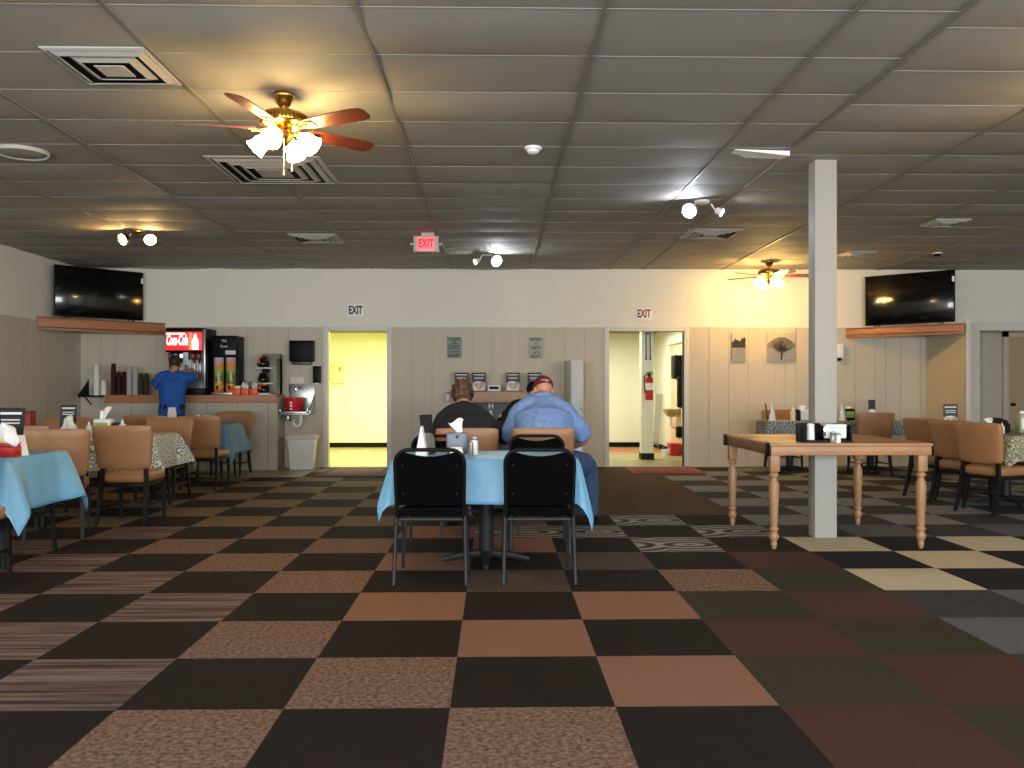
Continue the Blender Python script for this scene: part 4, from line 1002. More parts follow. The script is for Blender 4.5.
# ---- tables with cloths
def cloth_table(x, y, w, d, label, base='legs', z=0.742):
    t = thing('dining_table', label, 'table', (x, y, 0), 0, 'cloth covered dining tables')
    obj('tabletop', box(nbm(), (0,0,z-0.017), (w,d,0.03), 0.006), M_darkmetal, t)
    if base == 'legs':
        for sx in (-1,1):
            for sy in (-1,1):
                obj('leg', tube(nbm(), [(sx*(w/2-.09),sy*(d/2-.09),z-.032),(sx*(w/2-.05),sy*(d/2-.05),0.0)], [.022,.016], square=True), M_blackwood, t, 30)
            obj('stretcher', tube(nbm(), [(sx*(w/2-.075),-(d/2-.075),.30),(sx*(w/2-.075),(d/2-.075),.30)], .011, square=True), M_blackwood, t, 30)
    else:
        xs2 = (0,) if w < 1.4 else (-w*.3, w*.3)
        for cx in xs2:
            obj('pedestal', lathe(nbm(), [(.05,.04),(.052,.06),(.052,z-.05),(.09,z-.04),(.11,z-.033)], (cx,0,0), 20), M_darkmetal, t)
            for k in range(4):
                a = PI/4*0+k*PI/2; L = .30
                obj('foot', tube(nbm(), [(cx+.03*math.cos(a),.03*math.sin(a),.06),(cx+L*.6*math.cos(a),L*.6*math.sin(a),.045),(cx+L*math.cos(a),L*math.sin(a),.018)], [.03,.026,.018], 8), M_darkmetal, t)
            obj('top_plate', boxb(nbm(), cx-.25, cx+.25, -.2, .2, z-.045, z-.0325), M_darkmetal, t)
    return t
def tablecloth(x, y, w, d, drop, m, label, seed=0, z=0.742, cone=0.10, ripple=0.012, base_flare=0.03, group=None, sidedrop=None, boost=0.0):
    r = random.Random(seed); hw, hd, cr = w/2+.006, d/2+.006, 0.02
    per = []   # (x, y, nx, ny, L, coneweight)
    sd = sidedrop or {}
    def side(p0, p1, nrm, key):
        n = max(6, int((Vector(p1)-Vector(p0)).length/0.035)); Ls = drop + sd.get(key, 0)
        for k in range(n+1):
            f = k/n; px_, py_ = p0[0]+(p1[0]-p0[0])*f, p0[1]+(p1[1]-p0[1])*f
            dl = min(f, 1-f)*(Vector(p1)-Vector(p0)).length
            per.append((px_, py_, nrm[0], nrm[1], Ls, math.exp(-(dl/.10)**2)*.45, dl))
    def corner(cx, cy, a0, l0, l1):
        for k in range(1, 8):
            a = a0+PI/2*k/8; f = k/8
            Lb = l0*(1-f)+l1*f; q = PI/2*f
            per.append((cx+cr*math.cos(a), cy+cr*math.sin(a), math.cos(a), math.sin(a), Lb*(1+(boost if a0 > 4 else 0)*math.sin(2*q))/max(math.cos(q), math.sin(q)), .45+(.55 if (a0 > 4 or not boost) else .12)*math.sin(2*q), 0))
    L = {k: drop+sd.get(k, 0) for k in 'nesw'}
    side((hw,-hd+cr),(hw,hd-cr),(1,0),'e'); corner(hw-cr,hd-cr,0,L['e'],L['n'])
    side((hw-cr,hd),(-hw+cr,hd),(0,1),'n'); corner(-hw+cr,hd-cr,PI/2,L['n'],L['w'])
    side((-hw,hd-cr),(-hw,-hd+cr),(-1,0),'w'); corner(-hw+cr,-hd+cr,PI,L['w'],L['s'])
    side((-hw+cr,-hd),(hw-cr,-hd),(0,-1),'s'); corner(hw-cr,-hd+cr,1.5*PI,L['s'],L['e'])
    b = nbm(); n = len(per); R = 12; rings = []
    ph = [r.uniform(0,6.28) for _ in range(3)]
    s = 0; ss = []
    for k in range(n):
        if k: s += math.hypot(per[k][0]-per[k-1][0], per[k][1]-per[k-1][1])
        ss.append(s)
    ring0 = [b.verts.new((p[0]*0.985, p[1]*0.985, z+.004)) for p in per]; rings.append(ring0)
    for q in range(R+1):
        tt = q/R; ring = []
        for k, (px_, py_, nx, ny, Lk, cw, dl) in enumerate(per):
            rp = ripple*(math.sin(ss[k]*9+ph[0])*.6+math.sin(ss[k]*17+ph[1])*.4)*(1-cw)*min(1,tt*1.6)
            off = base_flare*tt + cone*cw*tt**0.8 + rp + (0.004 if q else 0.0)
            if cw < .45: off -= 0.02*math.exp(-((dl-.16)/.07)**2)*tt
            dz = math.sqrt(max((Lk*tt)**2-(base_flare*tt+cone*cw*tt**.8)**2, 0)) if q else 0
            ring.append(b.verts.new((px_+nx*off, py_+ny*off, z+.003-dz-(0.001 if q else 0))))
        rings.append(ring)
    for a, c in zip(rings, rings[1:]):
        for k in range(n): b.faces.new((a[k], c[k], c[(k+1)%n], a[(k+1)%n]))
    b.faces.new(ring0)
    o = obj('tablecloth', b, m, None, 50, (x, y, 0), recalc=True)
    sm = o.modifiers.new('thickness', 'SOLIDIFY'); sm.thickness = 0.0016; sm.offset = 1
    tag(o, label, 'tablecloth', group); return o
M_pat = mat('patterned_cloth', (118,128,120), 0.6, col2=(226,226,218), nscale=11, kind='damask', contrast=0.35, bump=0.15, bscale=14)
M_pat2 = mat('dim_patterned_cloth', (96,98,80), 0.6, col2=(186,178,150), nscale=11, kind='damask', contrast=0.6)
M_greypat = mat('grey_green_cloth', (84,90,88), 0.6, col2=(160,165,158), nscale=7, kind='damask', contrast=0.35)
# centre table
cloth_table(-0.06, 6.1, 1.20, 0.80, 'square pedestal table under the blue cloth at centre', 'pedestal')
tablecloth(-0.06, 6.1, 1.20, 0.80, 0.288, M_blue, 'sky-blue cloth on the centre table, between black chairs', 1, group='blue tablecloths', cone=0.085, sidedrop={'e':0.09})
# table of the seated group
cloth_table(0.13, 8.32, 1.26, 0.72, 'table of the seated man and woman', 'pedestal')
tablecloth(0.13, 8.32, 1.26, 0.72, 0.22, mat('pale_blue_cloth', (190,210,224), 0.5), 'pale cloth on the table of the seated man and woman', 2, group='blue tablecloths', cone=0.03)
# left foreground
XE = -3.22
cloth_table(XE-0.9, 6.22, 1.8, 0.78, 'table under the blue cloth at left picture edge', 'legs')
tablecloth(XE-0.9, 6.22, 1.8, 0.78, 0.36, M_blue, 'sky-blue cloth at left picture edge with hanging folded corners', 3, group='blue tablecloths', cone=0.17, base_flare=0.05, sidedrop={'s':-0.09}, boost=0.2)
# left patterned
XP = -3.34
cloth_table(XP-0.9, 8.86, 1.8, 0.74, 'table under the patterned cloth at left', 'legs')
tablecloth(XP-0.9, 8.86, 1.8, 0.74, 0.33, M_pat, 'white damask cloth on the left table with pointed corners', 4, group='patterned tablecloths', cone=0.15, base_flare=0.06)
# rear left blue
XB = -3.49
cloth_table(XB-0.85, 11.7, 1.7, 0.68, 'rear left table under a blue cloth', 'legs')
tablecloth(XB-0.85, 11.7, 1.7, 0.68, 0.40, mat('dull_blue_cloth', (90,134,174), 0.55, bump=0.2, bscale=14), 'dull blue cloth on the rear left table near the counter', 5, group='blue tablecloths', cone=0.13, sidedrop={'n':-0.13})
# right rear patterned tables
cloth_table(4.9, 12.68, 1.98, 0.52, 'rear right table under a grey-green cloth', 'pedestal')
tablecloth(4.9, 12.68, 1.98, 0.52, 0.20, M_greypat, 'grey-green patterned cloth on the rear right table', 6, group='patterned tablecloths', cone=0.02, base_flare=0.01)
cloth_table(5.97, 9.15, 1.86, 1.5, 'table under a patterned cloth at right picture edge', 'pedestal')
tablecloth(5.97, 9.15, 1.86, 1.5, 0.25, M_pat2, 'floral beige cloth on the table at right picture edge', 7, group='patterned tablecloths', cone=0.1)
# ---- oak table around the column
TX0, TX1, TY0, TY1, TZ = 2.05, 3.28, 6.47, 7.78, 0.80
t = thing('oak_table', 'light oak table with turned legs built around the column', 'table', (0,0,0))
g = 0.006
b = nbm(); boxb(b, TX0, TX1, TY0, CY0-g, TZ-.022, TZ, .003); boxb(b, TX0, TX1, CY1+g, TY1, TZ-.022, TZ, .003)
boxb(b, TX0, CX0-g, CY0-g, CY1+g, TZ-.022, TZ, .003); boxb(b, CX1+g, TX1, CY0-g, CY1+g, TZ-.022, TZ, .003); obj('tabletop', b, M_wood, t)
obj('apron', boxb(nbm(), TX0+.01, TX1-.01, TY0+.004, TY0+.03, TZ-.09, TZ-.0225, .003), M_wood, t); obj('apron', boxb(nbm(), TX0+.01, TX1-.01, TY1-.03, TY1-.004, TZ-.09, TZ-.0225, .003), M_wood, t)
M_wood2 = mat('dark_oak_edge', (120,80,50), 0.5, col2=(100,66,40), nscale=3, stretch=(8,1,8), kind='wave', contrast=1)
for x in (TX0+.004, TX1-.03): obj('apron', boxb(nbm(), x, x+.026, TY0+.031, TY1-.031, TZ-.09, TZ-.0225, .003), M_wood2, t)
for x, sx in ((TX0,-1),(TX1,1)):
    for y, sy in ((TY0,-1),(TY1,1)):
        b = nbm(); boxb(b, x-.006 if sx < 0 else x-.002, x+.002 if sx < 0 else x+.006, y if sy < 0 else y-.1, y+.1 if sy < 0 else y, TZ-.094, TZ+.003, .001)
        if sy > 0: boxb(b, x-.002 if sx < 0 else x-.05, x+.05 if sx < 0 else x+.002, y-.002, y+.006, TZ-.094, TZ+.003, .001)
        obj('corner_bracket', b, M_black, t)
        lx, ly = x-sx*.055, y-sy*.08
        b = nbm(); box(b, (lx,ly,TZ-.13), (.072,.072,.17), .004)
        lathe(b, [(.034,TZ-.215),(.026,TZ-.225),(.036,TZ-.24),(.036,TZ-.25),(.024,TZ-.262),(.024,TZ-.275),(.036,TZ-.30),(.039,TZ-.33),(.036,TZ-.42),(.028,.19),(.024,.17),(.035,.155),(.035,.145),(.024,.13),(.036,.10),(.035,.085),(.02,.055),(.025,.045),(.02,.02),(.015,0.0)], (lx,ly,0), 20)
        obj('leg', b, M_woodx, t)

# ================================================================== TABLE ITEMS
ZT = 0.747
def tent(label, x, y, z, rz, w=0.13, h=0.2, group='white tent cards'):
    t = thing('tent_card', label, 'tent card', (x,y,z), rz, group)
    b = nbm(); prism(b, [(-.040,0),(.040,0),(.002,h),(-.002,h)], w, Matrix(((0,0,1,-w/2),(1,0,0,0),(0,1,0,0),(0,0,0,1))))
    obj('folded_card', b, M_paper, t, 0)
    return t
def shaker(label, x, y, z, r, h, mb, mc, group='shakers on the tables', name='salt_shaker'):
    t = thing(name, label, 'shaker', (x,y,z), 0, group)
    obj('body', lathe(nbm(), [(0,0),(r,0),(r*1.02,h*.04),(r*.92,h*.72),(r*.86,h*.78)], seg=18), mb, t)
    obj('cap', lathe(nbm(), [(r*.9,h*.78),(r*.95,h*.80),(r*.93,h*.93),(r*.6,h),(0,h)], seg=18), mc, t); return t
def pump(label, x, y, z, r, h, mb, group='squeeze bottles on the tables'):
    t = thing('squeeze_bottle', label, 'bottle', (x,y,z), 0, group)
    obj('body', lathe(nbm(), [(0,0),(r,0),(r,h*.6),(r*.8,h*.7),(r*.4,h*.74)], seg=18), mb, t)
    obj('nozzle', lathe(nbm(), [(r*.45,h*.74),(r*.42,h*.82),(r*.15,h),(0,h)], seg=14), M_paper, t); return t
def tissue(bm, c, w, h, seed):
    r = random.Random(seed); g = {}
    N = 8
    for i in range(N+1):
        for j in range(N+1):
            u, v = i/N, j/N; sp = w*(0.35+0.65*v)
            g[i,j] = bm.verts.new((c[0]+(u-.5)*sp+.12*w*math.sin(v*3+seed), c[1]+.16*w*math.sin(u*7+seed+v*2)*(.3+v), c[2]+h*v*(0.82+0.18*math.sin(u*5+seed*2))))
    for i in range(N):
        for j in range(N): bm.faces.new((g[i,j],g[i+1,j],g[i+1,j+1],g[i,j+1]))
def napkin_box(label, x, y, z, w, d, h, mb, th, seed, face=None, rz=0.0, name='napkin_dispenser'):
    t = thing(name, label, 'napkin holder', (x,y,z), rz, 'napkin holders')
    obj('body', box(nbm(), (0,0,h/2), (w,d,h), min(w,d)*.18), mb, t)
    b = nbm(); tissue(b, (0,0,h*.96), w*.7, th, seed); o = obj('napkin', b, M_paper, t, 80, recalc=False); sm = o.modifiers.new('thickness','SOLIDIFY'); sm.thickness = .002
    if face is not None: obj('front_label', box(nbm(), (0,-d/2-.001,h*.5), (w*.75,.003,h*.55), 0), face, t)
    return t
# centre table
cy = 6.25
b0 = napkin_box('grey plastic napkin dispenser with white napkin on centre blue table', PX(457.5,cy), cy, ZT, .155, .13, .15, M_grey, .11, 2)
obj('emblem', lathe(nbm(), [(0,0),(.012,0),(.012,.003),(0,.003)], (0,-.066,.12), 14, (PI/2,0,0)), M_darkmetal, b0)
tent('narrow white tent card on centre blue table, in front of dark card', PX(422,6.0), 6.0, ZT, 1.52, .1, .205)
menu_card('dark menu card standing on centre blue table behind white tent card', PX(429.5,6.16), 6.16, ZT, .15, .28, 1.05, mat('grey_print', (150,146,140), .6, col2=(90,86,82), nscale=20), False)
shaker('white shaker with steel top beside the grey napkin dispenser', PX(474.5,6.1), 6.1, ZT, .026, .13, M_white, M_steel)
shaker('small clear pepper shaker in front of the white shaker', PX(471,6.0), 6.0, ZT, .017, .095, mat('pepper_glass',(120,112,100),.2), M_steel, name='pepper_shaker')
t = thing('packet_holder', 'low white packet holder in front of grey napkin dispenser', 'holder', (PX(456.5,6.02), 6.02, ZT), 0)
obj('tray', box(nbm(), (0,0,.02), (.09,.06,.04), .006), M_white, t); obj('packets', box(nbm(), (0,0,.045), (.08,.045,.03), .003), mat('cream_packets',(226,216,196),.7), t)
# oak table items
oy = 6.66; ZO = TZ+0.001
t = thing('caddy_tray', 'black caddy tray on the oak table in front of column', 'caddy', (PX(824,oy), oy, ZO)); obj('base', box(nbm(), (0,0,.008), (.37,.2,.016), .004), M_black, t)
obj('back_plate', box(nbm(), (0,.095,.075), (.37,.008,.13), .003), M_black, t); 
for s in (-1,1): obj('side_post', box(nbm(), (s*.178,-.01,.07), (.012,.15,.12), .003), M_black, t)
t = thing('napkin_dispenser', 'chrome napkin dispenser in the black caddy on oak table', 'napkin holder', (PX(833.5,oy-.01), oy-.01, ZO+.017), 0, 'napkin holders')
obj('case', box(nbm(), (0,0,.065), (.19,.1,.13), .018), M_chrome, t); obj('face_plate', box(nbm(), (0,-.051,.066), (.155,.005,.105), .004), M_white, t); obj('napkins', box(nbm(), (0,-.054,.095), (.12,.004,.03), 0), mat('mint_print',(196,232,214),.6), t)
shaker('tall white shaker in the black caddy on oak table', PX(810.5,oy-.02), oy-.02, ZO+.017, .03, .125, M_white, M_white)
shaker('short glass shaker before the chrome dispenser on oak table', PX(833,6.54), 6.545, ZO, .022, .085, mat('grey_glass',(130,130,126),.15), M_steel)
shaker('short white shaker before the chrome dispenser on oak table', PX(838.5,6.54), 6.545, ZO, .019, .075, M_white, M_steel)
tent('white tent card at the right side of oak table caddy', PX(845.5,6.7), 6.72, ZO, 1.35, .1, .13)
# left patterned table
ly = 8.75
napkin_box('white napkin box with green label on the left damask table', PX(104,ly), ly, ZT, .17, .12, .165, M_white, .13, 5, M_green)
t = thing('condiment_caddy', 'black condiment caddy beside the white napkin box', 'caddy', (PX(117.5,ly), ly, ZT)); obj('box', box(nbm(), (0,0,.055), (.085,.12,.11), .012), M_black, t); obj('packets', box(nbm(), (0,0,.115), (.06,.09,.025), .004), M_darkmetal, t)
pump('white squeeze bottle right of the black condiment caddy', PX(122.5,ly-.08), ly-.08, ZT, .035, .16, M_white)
pump('white squeeze bottle at left of the white napkin box', PX(89,8.62), 8.62, ZT, .03, .14, M_white)
menu_card('dark card stand with paper napkins, behind left tan chair', PX(67.5,9.0), 9.0, ZT, .16, .30, .1, None)
t = thing('paper_bundle', 'crumpled white paper napkin bundle before the dark card stand', 'napkins', (PX(69,8.85), 8.85, ZT)); b = sphere(nbm(), (0,0,.09), (.085,.05,.09), seg=20)
for v in b.verts: v.co += .05*mnoise.noise_vector(v.co*11)
obj('wad', b, M_paper, t, 30)
t = thing('red_caddy', 'red condiment caddy far left behind the tan chair', 'caddy', (PX(27.5,9.0), 9.0, ZT)); obj('box', box(nbm(), (0,0,.11), (.115,.12,.22), .008), mat('brick_red',(130,34,36),.5), t); obj('lid', box(nbm(), (0,0,.225), (.12,.125,.015), .004), mat('dark_red',(110,20,24),.4), t)
# left foreground table
menu_card('dark menu card with white lettering at left picture edge', PX(8,6.15), 6.15, ZT, .2, .33, -.12, None)
t = thing('paper_bundle', 'white napkins in a red holder at left picture edge', 'napkins', (PX(7,5.98), 5.98, ZT+.07)); b = sphere(nbm(), (0,0,.07), (.075,.045,.075), seg=20)
for v in b.verts: v.co += .045*mnoise.noise_vector(v.co*12+Vector((3,1,2)))
obj('wad', b, M_paper, t, 30); obj('label_patch', box(nbm(), (0.01,-.047,.04), (.06,.003,.025)), mat('yellow_green_print',(214,196,110),.6), t)
t = thing('napkin_holder', 'red napkin holder on the left foreground blue table', 'napkin holder', (PX(5,5.98), 5.98, ZT), 0); obj('tray', box(nbm(), (0,0,.035), (.17,.11,.068), .008), M_red, t); obj('divider', box(nbm(), (0,.045,.06), (.16,.008,.11), .002), M_red, t)
tent('white tent card on left foreground table, right of the napkins', PX(17,6.08), 6.08, ZT, 1.2, .12, .14)
# rear left table
napkin_box('white cloth-like napkin pile near the boy, on rear left table', PX(196,11.6), 11.6, ZT, .24, .14, .05, M_paper, .08, 8)
t = thing('condiment_caddy', 'small black caddy right of the rear napkin pile', 'caddy', (PX(207,11.65), 11.65, ZT)); obj('box', box(nbm(), (0,0,.05), (.1,.1,.1), .01), M_black, t); obj('packets', box(nbm(), (0,0,.1), (.07,.07,.02), .004), M_paper, t)
pump('small white bottle on the rear left table edge', PX(211.5,11.6), 11.6, ZT, .028, .12, M_white)
tent('narrow white tent card on rear left table, before the boy', PX(172,11.5), 11.5, ZT, 1.25, .13, .22)
# rear right table
ry = 12.68
tent('white tent card with dark print left of column on rear table', PX(771.5,ry), ry-.05, ZT, 1.1, .14, .24); menu_card('dark card edge left of column on the rear table', PX(768.5,ry), ry+.05, ZT, .16, .25, 1.15, None, False)
pump('cream bottle left of column on the rear right table', PX(793,ry), ry, ZT, .04, .2, mat('cream_bottle',(224,206,176),.5))
napkin_box('napkin box with black side just left of the column', PX(803,ry), ry, ZT, .17, .12, .17, M_white, .06, 3, M_foam); t = thing('condiment_caddy', 'black caddy left of column beside the cream bottle', 'caddy', (PX(797.5,ry), ry-.02, ZT)); obj('box', box(nbm(), (0,0,.075), (.05,.1,.15), .006), M_black, t); obj('packets', box(nbm(), (0,0,.155), (.035,.07,.02), .003), M_darkmetal, t)
tent('white tent card right of column on the rear right table', PX(841.5,ry), ry-.05, ZT, 1.0, .14, .25); napkin_box('napkin box with green label right of the column', PX(850,ry), ry+.05, ZT, .16, .12, .17, M_black, .05, 4, M_green)
menu_card('small dark card with white base behind the rear right chair', PX(873,12.78), 12.8, ZT, .1, .3, -.1, M_paper, False)
# right table
menu_card('dark card with white oval picture on the right table', 5.16, 9.78, ZT, .15, .29, -.25, M_sand)
napkin_box('white napkin box beside dark caddy on right edge table', PX(990,9.1), 9.1, ZT, .2, .12, .1, M_white, .06, 6); t = thing('condiment_caddy', 'dark caddy with slanted top on right edge table', 'caddy', (PX(1001,9.05), 9.05, ZT)); b = nbm(); prism(b, [(-.07,0),(.07,0),(.07,.09),(.0,.15),(-.07,.16)], .12, Matrix.Translation((0,.06,0)) @ Matrix.Rotation(PI/2,4,'X'), .008); obj('box', b, M_black, t); obj('packets', box(nbm(), (.03,0,.125), (.05,.07,.02), .004), M_darkmetal, t)
pump('small pinkish white bottle before the dark caddy at right', PX(1002,8.92), 8.92, ZT, .026, .11, mat('pinkish_bottle',(226,210,210),.4))
napkin_box('greenish napkin holder at right picture edge', PX(1023,9.0), 9.0, ZT, .12, .1, .2, mat('green_grey_box',(150,160,120),.5), .04, 9, M_paper)

# ================================================================== PEOPLE
def loft(bm, rings, seg=24):
    "rings: (centre, half-width vector, half-depth vector)"
    rs = []
    for c, u, v in rings:
        c, u, v = Vector(c), Vector(u), Vector(v)
        rs.append([bm.verts.new(c+u*math.cos(2*PI*k/seg)+v*math.sin(2*PI*k/seg)) for k in range(seg)])
    for a, b in zip(rs, rs[1:]):
        for k in range(seg): bm.faces.new((a[k], a[(k+1)%seg], b[(k+1)%seg], b[k]))
    for r, s in ((rs[0], -1), (rs[-1], 1)):
        c = sum((v.co for v in r), Vector())/seg; cv = bm.verts.new(c)
        for k in range(seg): bm.faces.new((r[k], r[(k+1)%seg], cv))
def limb(bm, pts, rad):
    "tapering limb with rounded ends, resampled along a smooth path"
    pts = [Vector(p) for p in pts]; P, R = [], []
    for i in range(len(pts)-1):
        for k in range(5):
            f = k/5; P.append(pts[i].lerp(pts[i+1], f)); R.append(rad[i]+(rad[i+1]-rad[i])*f)
    P.append(pts[-1]); R.append(rad[-1])
    for _ in range(2):
        P = [P[0]]+[(P[i-1]+P[i]*2+P[i+1])/4 for i in range(1, len(P)-1)]+[P[-1]]
    tube(bm, P, R, 14)
    for p, r in ((P[0], R[0]), (P[-1], R[-1])): sphere(bm, p, r*0.985, seg=14)
def remesh(bm, voxel, smooth, name, m, parent, wr=0.0, wf=9.0, seedv=(0,0,0)):
    bmesh.ops.recalc_face_normals(bm, faces=bm.faces)
    me = bpy.data.meshes.new('tmp_body'); bm.to_mesh(me); bm.free()
    o = bpy.data.objects.new('tmp_body', me); C.objects.link(o)
    r = o.modifiers.new('r', 'REMESH'); r.mode = 'VOXEL'; r.voxel_size = voxel
    s = o.modifiers.new('s', 'SMOOTH'); s.factor = 0.5; s.iterations = smooth
    me2 = bpy.data.meshes.new_from_object(o.evaluated_get(bpy.context.evaluated_depsgraph_get()))
    bpy.data.objects.remove(o); bpy.data.meshes.remove(me)
    if wr > 0:
        nn = [v.normal.copy() for v in me2.vertices]; sv = Vector(seedv)
        for v, n in zip(me2.vertices, nn):
            q = Vector((v.co.x*wf, v.co.y*wf, v.co.z*wf*0.55))+sv
            v.co += n*wr*(mnoise.noise(q)+0.5*mnoise.noise(q*2.3))
    me2.materials.clear(); me2.materials.append(m); me2.name = name
    for p in me2.polygons: p.use_smooth = True
    return link(name, me2, parent)
def hand(bm, wrist, d, palm_n, thumb_side, curl=0.5, s=1.0):
    "palm with five bent fingers; d = pointing direction, palm_n = way the palm faces, thumb_side = vector towards the thumb"
    w, d, n, ts = Vector(wrist), Vector(d).normalized(), Vector(palm_n).normalized(), Vector(thumb_side).normalized()
    loft(bm, [(w-d*.01*s, ts*.027*s, n*.021*s), (w+d*.03*s, ts*.036*s, n*.017*s), (w+d*.07*s, ts*.043*s, n*.015*s), (w+d*.095*s, ts*.041*s, n*.012*s)], 14)
    for k, (off, L) in enumerate(((.031,.072),(.0105,.080),(-.0105,.074),(-.031,.058))):
        p = w+d*(.088-.004*abs(k-1.2))*s+ts*off*s; pts = [p]; a = 0.25*curl; q = p
        for j, fr in enumerate((.45,.32,.23)):
            dirv = d*math.cos(a)+n*math.sin(a)+ts*(off*1.6); q = q+dirv.normalized()*L*fr*s; pts.append(q); a += curl*(.75+.12*k)
        limb(bm, pts, [.0098*s,.0092*s,.0084*s,.0072*s])
    p = w+d*.022*s+ts*.03*s
    limb(bm, [p, p+(ts*.7+d*.6+n*.35*curl).normalized()*.036*s, p+(ts*.7+d*.6+n*.35*curl).normalized()*.036*s+(d*.9+ts*.25+n*.5*curl).normalized()*.032*s,
              p+(ts*.7+d*.6+n*.35*curl).normalized()*.036*s+(d*.9+ts*.15+n*.8*curl).normalized()*.058*s], [.014*s,.012*s,.0105*s,.009*s])
def head(bm, c, fwd, up, s=1.0):
    "head with brow, nose, lips, chin and ears; c = centre of the cranium"
    f, u = Vector(fwd).normalized(), Vector(up).normalized(); r = f.cross(u).normalized(); u = r.cross(f)
    M3 = Matrix((r, f, u)).transposed(); E = M3.to_euler(); c = Vector(c)
    at = lambda x, y, z: c+(r*x+f*y+u*z)*s
    sphere(bm, at(0,-.008,.03), (.076*s,.095*s,.088*s), E, 24)
    sphere(bm, at(0,.03,-.035), (.062*s,.062*s,.082*s), E, 20)
    sphere(bm, at(0,.06,-.09), (.03*s,.024*s,.026*s), E, 14)
    loft(bm, [(at(0,.085,.012), r*.006*s, f*.008*s),(at(0,.098,-.012), r*.011*s, f*.012*s),(at(0,.106,-.028), r*.017*s, f*.014*s),(at(0,.09,-.04), r*.014*s, f*.008*s)], 10)
    for q in (-1, 1):
        sphere(bm, at(q*.03,.077,.025), (.026*s,.014*s,.009*s), E, 10); sphere(bm, at(q*.032,.078,.006), (.0135*s,.0105*s,.0095*s), E, 10)
        sphere(bm, at(q*.04,.066,-.025), (.022*s,.02*s,.022*s), E, 10)
        sphere(bm, at(q*.077,-.004,-.004), (.008*s,.019*s,.032*s), E, 12); sphere(bm, at(q*.083,-.012,.002), (.006*s,.012*s,.024*s), E, 10)
    for zz in (-.054,-.064): sphere(bm, at(0,.088,zz), (.022*s,.009*s,.0055*s), E, 10)
    return at, E
def torso_frames(pel, chest, neck, lean_r=Vector((1,0,0))):
    pel, chest, neck = Vector(pel), Vector(chest), Vector(neck); r = lean_r.normalized()
    a1 = (chest-pel).normalized(); a2 = (neck-chest).normalized()
    return pel, chest, neck, r, r.cross(a1)*-1, r.cross(a2)*-1

